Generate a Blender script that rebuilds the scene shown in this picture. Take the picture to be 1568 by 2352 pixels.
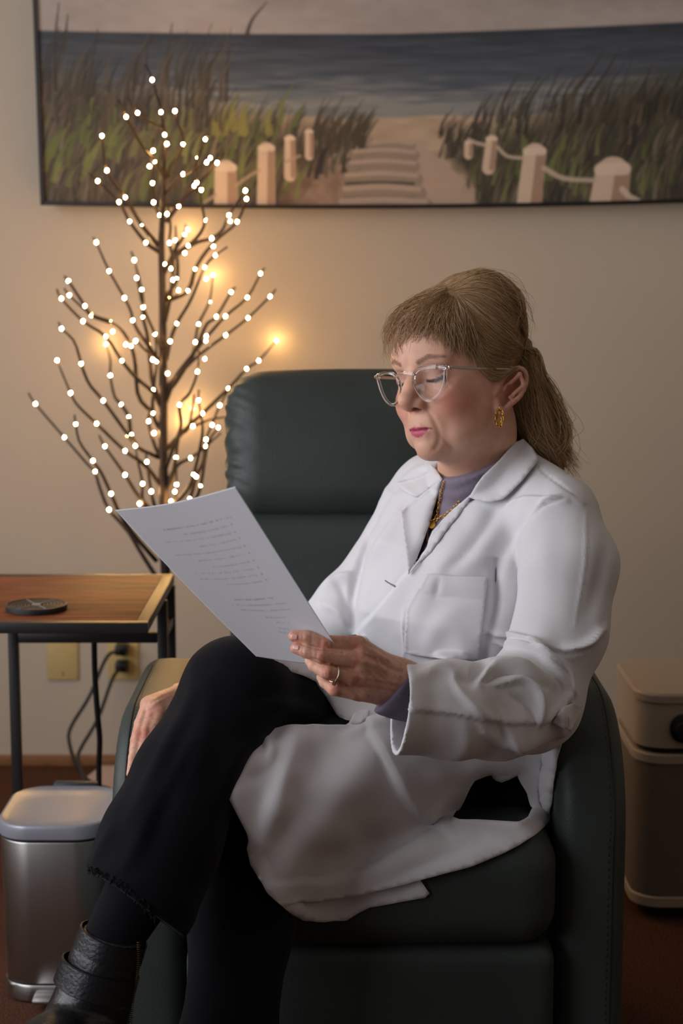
import bpy, bmesh, math, random
import numpy as np
from mathutils import Vector, Matrix
from mathutils.bvhtree import BVHTree

# ------------------------------------------------------------------ scene, camera, light
for o in list(bpy.data.objects):
    bpy.data.objects.remove(o)
SC = bpy.context.scene
COL = SC.collection
FPX = 3920.0                       # focal length in pixels of the 1568 x 2352 frame
PITCH = math.radians(8.2)
CAM = np.array([0.0, 0.0, 1.15])
FWD = np.array([0, math.cos(PITCH), -math.sin(PITCH)])
UPV = np.array([0, math.sin(PITCH), math.cos(PITCH)])
cam_d = bpy.data.cameras.new('camera')
cam_d.sensor_fit = 'VERTICAL'
cam_d.sensor_height = 36.0
cam_d.sensor_width = 24.0
cam_d.lens = 36.0 * FPX / 2352.0
cam_d.dof.use_dof = True
cam_d.dof.focus_distance = 2.14
cam_d.dof.aperture_fstop = 5.0
cam = bpy.data.objects.new('camera', cam_d)
cam.location = CAM
cam.rotation_euler = (math.radians(90) - PITCH, 0, 0)
COL.objects.link(cam)
SC.camera = cam
SC.view_settings.view_transform = 'Standard'
SC.view_settings.look = 'None'
SC.view_settings.gamma = 1.0
SC.view_settings.use_curve_mapping = False
SC.view_settings.exposure = -0.15

world = bpy.data.worlds.new('room_world')
SC.world = world
world.use_nodes = True
bg = world.node_tree.nodes['Background']
bg.inputs['Color'].default_value = (0.50, 0.47, 0.45, 1)
bg.inputs['Strength'].default_value = 0.09

def area(name, loc, target, sx, sy, power, color):
    d = bpy.data.lights.new(name, 'AREA')
    d.shape = 'RECTANGLE'
    d.size, d.size_y = sx, sy
    d.energy = power
    d.color = color
    o = bpy.data.objects.new(name, d)
    o.location = loc
    v = Vector(target) - Vector(loc)
    o.rotation_euler = v.to_track_quat('-Z', 'Y').to_euler()
    COL.objects.link(o)
    return o
# daylight falling through the window in the left wall
WIN_Y0, WIN_Y1, WIN_Z0, WIN_Z1, WIN_X = 0.0, 2.9, 0.60, 2.05, -1.75
area('window_daylight', (WIN_X - 0.03, (WIN_Y0 + WIN_Y1) / 2, (WIN_Z0 + WIN_Z1) / 2),
     (WIN_X + 1, (WIN_Y0 + WIN_Y1) / 2 + 0.15, (WIN_Z0 + WIN_Z1) / 2 - 0.05),
     WIN_Y1 - WIN_Y0, WIN_Z1 - WIN_Z0, 62, (0.94, 0.95, 1.0))

# ------------------------------------------------------------------ helpers
def at(x, y, Y):
    r = FWD + np.array([1.0, 0, 0]) * (x - 784) / FPX + UPV * (1176 - y) / FPX
    return CAM + r * (Y / r[1])

def proj(P):
    r = np.asarray(P) - CAM
    z = r @ FWD
    return np.stack([784 + FPX * r[..., 0] / z, 1176 - FPX * (r @ UPV) / z], -1)

def lin(c):
    c = np.asarray(c, float) / 255.0
    return np.where(c <= 0.04045, c / 12.92, ((c + 0.055) / 1.055) ** 2.4)

MATS = {}
def mk(name, col, rough=0.5, metal=0.0, spec=0.5, bump=None, var=None, sss=0.0, sheen=0.0, emit=None,
       attr=False, coat=0.0, aniso=None, trans=0.0, ior=1.45, wave=None):
    """procedural principled material; bump=(scale,strength[,detail]); var=(scale, colour2, lo, hi)"""
    if name in MATS:
        return MATS[name]
    m = bpy.data.materials.new(name)
    m.use_nodes = True
    nt = m.node_tree
    b = nt.nodes['Principled BSDF']
    N, Lk = nt.nodes.new, nt.links.new
    c4 = tuple(col[:3]) + (1,)
    b.inputs['Base Color'].default_value = c4
    b.inputs['Roughness'].default_value = rough
    b.inputs['Metallic'].default_value = metal
    b.inputs['Specular IOR Level'].default_value = spec
    b.inputs['Coat Weight'].default_value = coat
    b.inputs['Transmission Weight'].default_value = trans
    b.inputs['IOR'].default_value = ior
    if sss:
        b.inputs['Subsurface Weight'].default_value = sss
        b.inputs['Subsurface Radius'].default_value = (0.6, 0.25, 0.12)
        b.inputs['Subsurface Scale'].default_value = 0.012
    if sheen:
        b.inputs['Sheen Weight'].default_value = sheen
    tc = N('ShaderNodeTexCoord')
    src = None
    if attr:
        a = N('ShaderNodeAttribute')
        a.attribute_name = 'Col'
        src = a.outputs['Color']
    if var:
        n = N('ShaderNodeTexNoise')
        n.inputs['Scale'].default_value = var[0]
        n.inputs['Detail'].default_value = 5
        mp = N('ShaderNodeMapping')
        if len(var) > 4:
            mp.inputs['Scale'].default_value = var[4]
        Lk(tc.outputs['Object'], mp.inputs[0])
        Lk(mp.outputs[0], n.inputs['Vector'])
        r = N('ShaderNodeMapRange')
        r.inputs['From Min'].default_value = var[2]
        r.inputs['From Max'].default_value = var[3]
        Lk(n.outputs['Fac'], r.inputs['Value'])
        mx = N('ShaderNodeMix')
        mx.data_type = 'RGBA'
        if src is not None:
            Lk(src, mx.inputs[6])
        else:
            mx.inputs[6].default_value = c4
        mx.inputs[7].default_value = tuple(var[1][:3]) + (1,)
        Lk(r.outputs[0], mx.inputs[0])
        src = mx.outputs[2]
    if src is not None:
        Lk(src, b.inputs['Base Color'])
    if bump:
        n = N('ShaderNodeTexNoise')
        n.inputs['Scale'].default_value = bump[0]
        n.inputs['Detail'].default_value = bump[2] if len(bump) > 2 else 4
        mp = N('ShaderNodeMapping')
        if len(bump) > 3:
            mp.inputs['Scale'].default_value = bump[3]
        Lk(tc.outputs['Object'], mp.inputs[0])
        Lk(mp.outputs[0], n.inputs['Vector'])
        bp = N('ShaderNodeBump')
        bp.inputs['Strength'].default_value = bump[1]
        bp.inputs['Distance'].default_value = 0.002
        Lk(n.outputs['Fac'], bp.inputs['Height'])
        Lk(bp.outputs[0], b.inputs['Normal'])
    if emit:
        b.inputs['Emission Color'].default_value = tuple(emit[0]) + (1,)
        b.inputs['Emission Strength'].default_value = emit[1]
    MATS[name] = m
    return m

def link(name, me, m=None, parent=None, smooth=True):
    o = bpy.data.objects.new(name, me)
    COL.objects.link(o)
    if m is not None and not me.materials:
        me.materials.append(m)
    if smooth is True:
        me.shade_smooth()
    elif smooth:
        me.shade_smooth()
        me.set_sharp_from_angle(angle=math.radians(smooth))
    if parent is not None:
        o.parent = parent
        o.matrix_parent_inverse = parent_inv(parent)
    return o

def parent_inv(p):
    return Matrix.LocRotScale(p.location, p.rotation_euler, p.scale).inverted() if p.parent is None else \
        (parent_world(p)).inverted()

def parent_world(p):
    m = Matrix.LocRotScale(p.location, p.rotation_euler, p.scale)
    if p.parent is None:
        return m
    return parent_world(p.parent) @ p.matrix_parent_inverse @ m

def pydata(name, V, F, m=None, parent=None, smooth=True):
    me = bpy.data.meshes.new(name)
    me.from_pydata([tuple(map(float, v)) for v in V], [], [tuple(int(i) for i in f) for f in F])
    me.update()
    return link(name, me, m, parent, smooth)

def tag(o, label, cat, group=None):
    o['label'] = label
    o['category'] = cat
    if group:
        o['group'] = group
    return o

def thing(name, loc, label, cat, group=None):
    o = bpy.data.objects.new(name, None)
    o.empty_display_size = 0.05
    o.location = loc
    COL.objects.link(o)
    return tag(o, label, cat, group)

def struct(o):
    o['kind'] = 'structure'
    return o

def box(name, lo, hi, m, parent=None, bevel=0.0, seg=2):
    bm = bmesh.new()
    lo, hi = Vector(lo), Vector(hi)
    bmesh.ops.create_cube(bm, size=1.0)
    for v in bm.verts:
        v.co = Vector(((lo.x + hi.x) / 2 + v.co.x * (hi.x - lo.x), (lo.y + hi.y) / 2 + v.co.y * (hi.y - lo.y),
                       (lo.z + hi.z) / 2 + v.co.z * (hi.z - lo.z)))
    if bevel:
        bmesh.ops.bevel(bm, geom=list(bm.edges), offset=bevel, segments=seg, affect='EDGES', profile=0.5)
    me = bpy.data.meshes.new(name)
    bm.to_mesh(me)
    bm.free()
    return link(name, me, m, parent, 35 if bevel else False)

def smooth_path(pts, n):
    """Catmull-Rom through pts, n samples"""
    P = np.asarray(pts, float)
    if len(P) < 3:
        t = np.linspace(0, 1, n)[:, None]
        return P[0] * (1 - t) + P[-1] * t
    Q = np.vstack([2 * P[0] - P[1], P, 2 * P[-1] - P[-2]])
    s = np.linspace(0, len(P) - 1 - 1e-9, n)
    i = s.astype(int)
    t = (s - i)[:, None]
    a, b, c, d = Q[i], Q[i + 1], Q[i + 2], Q[i + 3]
    return 0.5 * (2 * b + (c - a) * t + (2 * a - 5 * b + 4 * c - d) * t ** 2 + (3 * b - a - 3 * c + d) * t ** 3)

def tube_vf(path, rad, sides=8, cap=True):
    P = np.asarray(path, float)
    n = len(P)
    R = np.broadcast_to(np.asarray(rad, float), (n,)) if np.ndim(rad) < 2 else None
    T = np.gradient(P, axis=0)
    T /= np.linalg.norm(T, axis=1)[:, None] + 1e-12
    ref = np.array([0.0, 0, 1]) if abs(T[0][2]) < 0.9 else np.array([1.0, 0, 0])
    V, F = [], []
    u = np.cross(T[0], ref)
    u /= np.linalg.norm(u)
    for k in range(n):
        u = u - T[k] * (u @ T[k])
        u /= np.linalg.norm(u) + 1e-12
        w = np.cross(T[k], u)
        for s in range(sides):
            a = 2 * math.pi * s / sides
            V.append(P[k] + R[k] * (math.cos(a) * u + math.sin(a) * w))
    for k in range(n - 1):
        for s in range(sides):
            s2 = (s + 1) % sides
            F.append((k * sides + s, k * sides + s2, (k + 1) * sides + s2, (k + 1) * sides + s))
    if cap:
        F.append(tuple(range(sides))[::-1])
        F.append(tuple((n - 1) * sides + s for s in range(sides)))
    return V, F

def tube(name, path, rad, m, parent=None, sides=8):
    V, F = tube_vf(path, rad, sides)
    return pydata(name, V, F, m, parent)

def rrect(cx, cy, hx, hy, r, n=8):
    """rounded rectangle outline, counter-clockwise"""
    out = []
    for sx, sy, a0 in ((1, 1, 0), (-1, 1, 90), (-1, -1, 180), (1, -1, 270)):
        for k in range(n + 1):
            a = math.radians(a0 + 90 * k / n)
            out.append((cx + sx * (hx - r) + r * math.cos(a), cy + sy * (hy - r) + r * math.sin(a)))
    return out

def loft(name, rings, m, parent=None, cap0=True, cap1=True, smooth=35):
    """rings: list of lists of 3-D points, equal length"""
    n = len(rings[0])
    V = [p for r in rings for p in r]
    F = []
    for k in range(len(rings) - 1):
        for s in range(n):
            s2 = (s + 1) % n
            F.append((k * n + s, k * n + s2, (k + 1) * n + s2, (k + 1) * n + s))
    if cap0:
        F.append(tuple(range(n))[::-1])
    if cap1:
        F.append(tuple((len(rings) - 1) * n + s for s in range(n)))
    return pydata(name, V, F, m, parent, smooth)

# ---- signed distance fields -> meshes -------------------------------------------------
def smin(a, b, k):
    h = np.clip(0.5 + 0.5 * (b - a) / k, 0, 1)
    return b * (1 - h) + a * h - k * h * (1 - h)

def smax(a, b, k):
    return -smin(-a, -b, k)

def rcone(P, a, b, ra, rb):
    """tapered capsule"""
    a, b = np.asarray(a, float), np.asarray(b, float)
    ab = b - a
    h = np.clip(((P - a) @ ab) / (ab @ ab), 0, 1)
    return np.linalg.norm(P - a - h[:, None] * ab, axis=1) - (ra + (rb - ra) * h)

def chain(P, pts, rad, k=0.01):
    d = None
    for i in range(len(pts) - 1):
        e = rcone(P, pts[i], pts[i + 1], rad[i], rad[i + 1])
        d = e if d is None else smin(d, e, k)
    return d

def ell(P, c, r):
    q = (P - np.asarray(c)) / np.asarray(r)
    k0 = np.linalg.norm(q, axis=1)
    k1 = np.linalg.norm(q / np.asarray(r), axis=1) + 1e-9
    return k0 * (k0 - 1) / k1

def rbox(P, lo, hi, r):
    lo, hi = np.asarray(lo, float), np.asarray(hi, float)
    q = np.abs(P - (lo + hi) / 2) - (hi - lo) / 2 + r
    return np.linalg.norm(np.maximum(q, 0), axis=1) + np.minimum(q.max(1), 0) - r

def sdf_vf(f, lo, hi, h, refine=2, K=1.6):
    lo = np.asarray(lo, float)
    hi = np.asarray(hi, float)
    B = 4
    nb = np.ceil((hi - lo) / (h * B)).astype(int)
    cc = np.stack(np.meshgrid(*[lo[i] + (np.arange(nb[i]) + 0.5) * h * B for i in range(3)], indexing='ij'), -1)
    fc = f(cc.reshape(-1, 3)).reshape(nb)
    act = np.abs(fc) < h * B * 0.87 * K + h
    n = nb * B
    v = np.repeat(np.repeat(np.repeat(np.where(fc < 0, -1.0, 1.0), B, 0), B, 1), B, 2)
    am = np.repeat(np.repeat(np.repeat(act, B, 0), B, 1), B, 2)
    idx = np.argwhere(am)
    for s in range(0, len(idx), 400000):
        q = idx[s:s + 400000]
        v[q[:, 0], q[:, 1], q[:, 2]] = f(lo + (q + 0.5) * h)
    g0 = lo + 0.5 * h
    sg = v < 0
    c = np.zeros(n - 1, int)
    for dx in (0, 1):
        for dy in (0, 1):
            for dz in (0, 1):
                c += sg[dx:n[0] - 1 + dx, dy:n[1] - 1 + dy, dz:n[2] - 1 + dz]
    cells = np.argwhere((c > 0) & (c < 8))
    ids = -np.ones(n - 1, int)
    ids[cells[:, 0], cells[:, 1], cells[:, 2]] = np.arange(len(cells))
    acc = np.zeros((len(cells), 3))
    cnt = np.zeros(len(cells))
    corners = [(x, y, z) for x in (0, 1) for y in (0, 1) for z in (0, 1)]
    for a in corners:
        for ax in range(3):
            if a[ax] == 0:
                b = list(a)
                b[ax] = 1
                A = cells + a
                Bc = cells + b
                va = v[A[:, 0], A[:, 1], A[:, 2]]
                vb = v[Bc[:, 0], Bc[:, 1], Bc[:, 2]]
                cr = (va < 0) != (vb < 0)
                t = np.where(cr, va / np.where(cr, va - vb, 1), 0)
                p = np.array(a, float) + 0 * acc
                p[:, ax] += t
                acc += np.where(cr[:, None], p, 0)
                cnt += cr
    V = g0 + (cells + acc / cnt[:, None]) * h
    F = []
    for ax in range(3):
        o1, o2 = [(1, 2), (2, 0), (0, 1)][ax]
        sl0 = [slice(None)] * 3
        sl1 = [slice(None)] * 3
        sl0[ax] = slice(0, n[ax] - 1)
        sl1[ax] = slice(1, n[ax])
        s0, s1 = sg[tuple(sl0)], sg[tuple(sl1)]
        e = np.argwhere(s0 != s1)
        ok = (e[:, o1] > 0) & (e[:, o2] > 0) & (e[:, o1] < n[o1] - 1) & (e[:, o2] < n[o2] - 1)
        e = e[ok]
        inside = s0[e[:, 0], e[:, 1], e[:, 2]]
        def cid(d1, d2):
            q = e.copy()
            q[:, o1] -= d1
            q[:, o2] -= d2
            return ids[q[:, 0], q[:, 1], q[:, 2]]
        quad = np.stack([cid(1, 1), cid(0, 1), cid(0, 0), cid(1, 0)], 1)
        quad[~inside] = quad[~inside][:, ::-1]
        F.append(quad)
    F = np.vstack(F)
    F = F[(F >= 0).all(1)]
    for _ in range(refine):
        V = newton(f, V, h)
    return V, F

def sdf_grad(f, V, e=4e-4):
    g = np.zeros_like(V)
    for i in range(3):
        d = np.zeros(3)
        d[i] = e
        g[:, i] = (f(V + d) - f(V - d)) / (2 * e)
    return g

def newton(f, V, h):
    g = sdf_grad(f, V)
    s = f(V) / ((g * g).sum(1) + 1e-6)
    st = -g * s[:, None]
    ln = np.linalg.norm(st, axis=1)
    st *= np.minimum(1, 0.7 * h / (ln + 1e-9))[:, None]
    return V + st

def mesh_np(name, V, F):
    me = bpy.data.meshes.new(name)
    V = np.ascontiguousarray(V, dtype=np.float32)
    F = np.ascontiguousarray(F, dtype=np.int32)
    nf, k = F.shape
    me.vertices.add(len(V))
    me.vertices.foreach_set('co', V.ravel())
    me.loops.add(nf * k)
    me.loops.foreach_set('vertex_index', F.ravel())
    me.polygons.add(nf)
    me.polygons.foreach_set('loop_start', np.arange(nf, dtype=np.int32) * k)
    me.update(calc_edges=True)
    me.validate()
    return me

def vnormals(V, F):
    a = V[F[:, 2]] - V[F[:, 0]]
    b = V[F[:, 3 if F.shape[1] == 4 else 1]] - V[F[:, 1 if F.shape[1] == 4 else 0]]
    n = np.cross(a, b)
    N = np.zeros_like(V)
    for k in range(F.shape[1]):
        np.add.at(N, F[:, k], n)
    return N / (np.linalg.norm(N, axis=1)[:, None] + 1e-12)

def smooth_vals(X, F, it=1, lam=0.5):
    n = len(X)
    E = np.vstack([F[:, [i, (i + 1) % F.shape[1]]] for i in range(F.shape[1])])
    deg = np.zeros(n)
    np.add.at(deg, E[:, 0], 1)
    np.add.at(deg, E[:, 1], 1)
    for _ in range(it):
        A = np.zeros_like(X)
        np.add.at(A, E[:, 0], X[E[:, 1]])
        np.add.at(A, E[:, 1], X[E[:, 0]])
        A /= (deg[:, None] if X.ndim > 1 else deg) + 1e-9
        X = X * (1 - lam) + A * lam
    return X

def vcol(me, C):
    a = me.color_attributes.new('Col', 'FLOAT_COLOR', 'POINT')
    C4 = np.ones((len(C), 4), np.float32)
    C4[:, :3] = C
    a.data.foreach_set('color', C4.ravel())

def sdf_obj(name, f, lo, hi, h, m, parent=None, refine=2):
    V, F = sdf_vf(f, lo, hi, h, refine)
    return link(name, mesh_np(name, V, F), m, parent)

def seg_dist(Q, pts):
    """distance, signed side and parameter (0..1) of 2-D points Q to a polyline"""
    pts = np.asarray(pts, float)
    best = np.full(len(Q), 1e9)
    side = np.zeros(len(Q))
    par = np.zeros(len(Q))
    L = np.r_[0, np.cumsum(np.linalg.norm(np.diff(pts, axis=0), axis=1))]
    for i in range(len(pts) - 1):
        a, b = pts[i], pts[i + 1]
        ab = b - a
        h = np.clip(((Q - a) @ ab) / (ab @ ab), 0, 1)
        r = Q - a - h[:, None] * ab
        d = np.hypot(r[:, 0], r[:, 1])
        s = ab[0] * (Q[:, 1] - a[1]) - ab[1] * (Q[:, 0] - a[0])
        up = d < best
        best = np.where(up, d, best)
        side = np.where(up, np.sign(s), side)
        par = np.where(up, (L[i] + h * (L[i + 1] - L[i])) / L[-1], par)
    return best, side, par

def folds(V, F, strokes, facing=True):
    """sculpt cloth folds: every stroke is (polyline, width side+, width side-, height in m)"""
    N = vnormals(V, F)
    Q = proj(V)
    view = V - CAM
    view /= np.linalg.norm(view, axis=1)[:, None]
    fac = np.clip(-(N * view).sum(1) * 2.2, 0, 1) if facing else 1.0
    D = np.zeros(len(V))
    for pts, w1, w2, amp in strokes:
        p = smooth_path(pts, max(6, 5 * len(pts)))
        lo = p.min(0) - 3 * max(w1, w2)
        hi = p.max(0) + 3 * max(w1, w2)
        k = np.where((Q > lo).all(1) & (Q < hi).all(1))[0]
        if not len(k):
            continue
        d, s, t = seg_dist(Q[k], p)
        w = np.where(s > 0, w1, w2)
        D[k] += amp * np.exp(-(d / w) ** 2) * np.sin(np.pi * np.clip(0.12 + 0.76 * t, 0, 1)) ** 0.7
    return V + N * (D * fac)[:, None]

def in_poly(Q, poly):
    poly = np.asarray(poly, float)
    c = np.zeros(len(Q), bool)
    x, y = Q[:, 0], Q[:, 1]
    for i in range(len(poly)):
        x1, y1 = poly[i]
        x2, y2 = poly[i - 1]
        k = ((y1 > y) != (y2 > y))
        xi = (x2 - x1) * (y - y1) / (y2 - y1 + 1e-12) + x1
        c ^= k & (x < xi)
    return c

def poly_sd(Q, poly):
    """signed distance in px, negative inside"""
    p = np.vstack([poly, poly[:1]])
    d, _, _ = seg_dist(Q, p)
    return np.where(in_poly(Q, poly), -d, d)

def noise2(x, y, seed=0):
    """cheap smooth value noise"""
    r = np.random.RandomState(seed)
    T = r.rand(64, 64)
    xi, yi = np.floor(x).astype(int), np.floor(y).astype(int)
    fx, fy = x - xi, y - yi
    fx = fx * fx * (3 - 2 * fx)
    fy = fy * fy * (3 - 2 * fy)
    g = lambda i, j: T[i % 64, j % 64]
    return (g(xi, yi) * (1 - fx) + g(xi + 1, yi) * fx) * (1 - fy) + (g(xi, yi + 1) * (1 - fx) + g(xi + 1, yi + 1) * fx) * fy
# ------------------------------------------------------------------ the room
WALL_Y = 3.85
m_wall = mk('wall_paint', (0.57, 0.48, 0.375), 0.75, bump=(260, 0.06, 3), var=(1.3, (0.55, 0.46, 0.36), 0.35, 0.7))
m_carpet = mk('carpet', lin((96, 64, 48)), 0.95, spec=0.1, bump=(420, 0.9, 5), var=(330, lin((60, 36, 26)), 0.42, 0.62))
m_base = mk('baseboard_wood', lin((150, 105, 66)), 0.6, var=(30, lin((120, 80, 48)), 0.4, 0.65, (1, 1, 12)))
m_ceil = mk('ceiling_paint', (0.72, 0.70, 0.66), 0.9, bump=(200, 0.1))
m_frame_w = mk('window_frame_white', (0.75, 0.75, 0.74), 0.45)
struct(box('floor', (-1.85, -1.2, -0.05), (2.4, WALL_Y + 0.1, 0.0), m_carpet))
struct(box('wall_back', (-1.85, WALL_Y, 0.0), (2.4, WALL_Y + 0.1, 2.5), m_wall))
struct(box('ceiling', (-1.85, -1.2, 2.5), (2.4, WALL_Y + 0.1, 2.6), m_ceil))
struct(box('wall_right', (2.3, -1.2, 0.0), (2.4, WALL_Y, 2.5), m_wall))
wl = bpy.data.objects.new('wall_left', None)
COL.objects.link(wl)
wl.location = (WIN_X, 1.3, 0)
struct(wl)
for lo, hi in (((WIN_X - 0.1, -1.2, 0), (WIN_X, WALL_Y, WIN_Z0)), ((WIN_X - 0.1, -1.2, WIN_Z1), (WIN_X, WALL_Y, 2.5)),
               ((WIN_X - 0.1, -1.2, WIN_Z0), (WIN_X, WIN_Y0, WIN_Z1)), ((WIN_X - 0.1, WIN_Y1, WIN_Z0), (WIN_X, WALL_Y, WIN_Z1))):
    box('wall_section', lo, hi, m_wall, wl)
wn = bpy.data.objects.new('window_1', None)
COL.objects.link(wn)
wn.location = (WIN_X, 1.3, WIN_Z0)
struct(wn)
for k in range(3):
    y = WIN_Y0 + (WIN_Y1 - WIN_Y0) * k / 2
    box('window_frame', (WIN_X - 0.01, y - 0.025, WIN_Z0), (WIN_X + 0.03, y + 0.025, WIN_Z1), m_frame_w, wn, 0.004)
for z in (WIN_Z0, WIN_Z1):
    box('window_frame', (WIN_X - 0.01, WIN_Y0, z - 0.025), (WIN_X + 0.03, WIN_Y1, z + 0.025), m_frame_w, wn, 0.004)
box('window_sill', (WIN_X - 0.01, WIN_Y0 - 0.05, WIN_Z0 - 0.05), (WIN_X + 0.1, WIN_Y1 + 0.05, WIN_Z0 - 0.026), m_frame_w, wn, 0.004)
bb = box('baseboard_back', (-1.75, WALL_Y - 0.012, 0.0), (2.3, WALL_Y, 0.026), m_base, None, 0.003)
struct(bb)

# ------------------------------------------------------------------ beach painting
def make_painting():
    org = at(107, 470, 3.815)
    s = float((org - CAM) @ FWD) / FPX
    tilt = math.radians(4.5)
    ux = np.array([1.0, 0, 0])
    uv = np.array([0, -math.sin(tilt), math.cos(tilt)])
    un = np.array([0, -math.cos(tilt), -math.sin(tilt)])
    X1, Y1 = 1900.0, -150.0
    def sag(px):
        return -8.0 * (1 - np.minimum(((px - 740) / 640.0) ** 2, 1.6))
    def pt(px, py, off=0.0):
        px = np.asarray(px, float)
        return org + ux * ((px - 107) * s)[..., None] + uv * (((470 - py) + sag(px)) * s)[..., None] + un * off
    root = thing('painting', org + np.array([0.85, 0, 0]), 'wide framed beach painting of dune grass, sea and a stepped sandy path on the wall', 'painting')
    st = 2.5
    xs = np.arange(107, X1, st)
    ys = np.arange(Y1, 470, st)
    gx, gy = np.meshgrid(xs, ys)
    rng = np.random.RandomState(4)
    C = np.zeros(gx.shape + (3,))
    def blend(mask, col):
        C[:] = C * (1 - mask[..., None]) + np.asarray(col, float) * mask[..., None]
    def nz(sx, sy, seed):
        return noise2(gx / sx + 100, gy / sy + 100, seed)
    sky = np.array([148, 136, 128.]) + 22 * (nz(220, 60, 1)[..., None] - 0.5) + 8 * (nz(30, 14, 2)[..., None] - 0.5)
    C[:] = sky
    hor = 86 - 14 * np.clip((gx - 900) / 700, 0, 1.4)
    def sm(a, w):
        return np.clip(a / w + 0.5, 0, 1)
    sea = sm(gy - hor, 5)
    dk = np.array([50, 53, 60.])
    md = np.array([78, 82, 88.])
    lt = np.array([122, 120, 116.])
    t = np.clip((gy - hor) / 175, 0, 1)[..., None]
    q = nz(130, 9, 3)[..., None] * 0.6 + nz(50, 5, 5)[..., None] * 0.4
    seac = dk + (md - dk) * np.clip(t * 1.5 + (q - 0.5) * 0.9, 0, 1) + (lt - md) * np.clip(t * 2.6 - 1.5 + (q - 0.5) * 1.5, 0, 1)
    seac -= 10 * np.exp(-((gy - hor) / 8) ** 2)[..., None]
    blend(sea, seac)
    sandy = sm(gy - (266 + 12 * (nz(90, 30, 6) - 0.5)), 10)
    blend(sandy, np.array([158, 136, 114.]) + 18 * (nz(40, 12, 7)[..., None] - 0.5))
    # ground under the grass
    gl = 300 - 120 * np.clip((700 - gx) / 600, 0, 1)
    ml = sm(gy - gl, 70) * sm(822 - gx + 40 * (nz(20, 20, 8) - 0.5) - 0.10 * np.clip(gy - 330, 0, 200), 50)
    blend(ml, np.array([74, 62, 50.]) + 26 * (nz(14, 40, 9)[..., None] - 0.5))
    mr = sm(gy - (330 - 130 * np.clip((gx - 1050) / 420, 0, 1)), 70) * sm(gx - 1010 - 0.55 * np.clip(gy - 300, 0, 170) + 30 * (nz(20, 20, 10) - 0.5), 40)
    blend(mr, np.array([66, 60, 46.]) + 24 * (nz(14, 40, 11)[..., None] - 0.5))
    # path
    path = in_poly(np.stack([gx.ravel(), gy.ravel()], 1), [(840, 325), (960, 320), (1090, 430), (1085, 470), (680, 470), (760, 350)]).reshape(gx.shape).astype(float)
    blend(path * (0.6 + 0.4 * nz(10, 8, 13)), np.array([156, 134, 118.]))
    lp = sm(gx - 640, 60) * sm(800 - gx, 50) * sm(gy - 370, 40)
    blend(lp * 0.7, np.array([120, 96, 80.]) + 30 * (nz(18, 12, 14)[..., None] - 0.5))
    def stroke(pts, w0, w1, col, alpha=0.9):
        p = smooth_path(pts, 9)
        m = max(w0, w1) + 3
        i0, i1 = np.searchsorted(xs, [p[:, 0].min() - m, p[:, 0].max() + m])
        j0, j1 = np.searchsorted(ys, [p[:, 1].min() - m, p[:, 1].max() + m])
        if i1 <= i0 or j1 <= j0:
            return
        Q = np.stack([gx[j0:j1, i0:i1].ravel(), gy[j0:j1, i0:i1].ravel()], 1)
        d, _, tt = seg_dist(Q, p)
        a = np.clip((w0 + (w1 - w0) * tt - d) / 2.5 + 0.5, 0, 1) * alpha
        a = a.reshape(j1 - j0, i1 - i0)[..., None]
        C[j0:j1, i0:i1] = C[j0:j1, i0:i1] * (1 - a) + np.asarray(col, float) * a
    def blade(x, y, ln, ang, w, col, alpha=0.85):
        dx, dy = ln * math.sin(ang), -ln * math.cos(ang)
        c = rng.uniform(0.05, 0.22) * ln
        stroke([(x, y), (x + dx * 0.45 - 0.3 * c, y + dy * 0.5), (x + dx + c * 0.5, y + dy)], w, 0.5, col, alpha)
    G1 = [(60, 52, 42), (76, 66, 54), (50, 45, 40), (90, 78, 62), (66, 66, 46), (104, 90, 74), (46, 42, 38)]
    G2 = [(98, 102, 56), (88, 94, 50), (108, 110, 64), (80, 86, 48)]
    order = []
    for _ in range(620):
        x = rng.uniform(100, 830)
        top = 190 + 0.14 * max(0, x - 420) + rng.uniform(0, 210)
        order.append((top, x, rng.uniform(60, 150), G1[rng.randint(7)], rng.uniform(2.5, 6)))
    for _ in range(520):
        x = rng.uniform(1010, 1890)
        top = 330 - 120 * min(1, (x - 1010) / 430) + rng.uniform(0, 200)
        order.append((top, x, rng.uniform(55, 130), G1[rng.randint(7)], rng.uniform(2.5, 6)))
    order.sort()
    for top, x, ln, col, w in order:
        y = min(top + ln, 475)
        if x < 830 and x > 640 and y > 400:
            continue
        if x > 1000 and x - 1000 < 0.55 * (y - 300):
            continue
        blade(x, y, ln, rng.uniform(0.12, 0.5), w, np.array(col) * rng.uniform(0.8, 1.15))
    for _ in range(95):
        x = rng.uniform(110, 690)
        blade(x, rng.uniform(270, 460), rng.uniform(50, 95), rng.uniform(0.25, 0.55), rng.uniform(4, 8), G2[rng.randint(4)], 0.8)
    for x, y, l in ((540, 290, 80), (520, 300, 70), (500, 300, 60), (565, 300, 55), (620, 300, 60), (600, 380, 70), (560, 300, 70)):
        blade(x, y, l, 0.05, 10, (124, 116, 58), 0.75)
    for _ in range(60):
        x = rng.uniform(1080, 1880)
        blade(x, rng.uniform(330, 460), rng.uniform(40, 90), rng.uniform(0.1, 0.45), rng.uniform(3.5, 7), G2[rng.randint(4)], 0.7)
    for p in ([(140, 170), (146, 90), (155, 25)], [(160, 130), (168, 90), (174, 50)], [(570, 95), (585, 55), (617, 18)],
              [(524, 230), (528, 160), (536, 85)], [(380, 200), (395, 130), (406, 65)], [(205, 230), (225, 160), (240, 80)],
              [(1310, 215), (1345, 170), (1370, 130)], [(1330, 240), (1370, 190), (1410, 120)], [(1180, 270), (1200, 230), (1230, 180)],
              [(330, 230), (345, 160), (352, 90)]):
        stroke(p, 5, 1, (56, 48, 42), 0.85)
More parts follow.
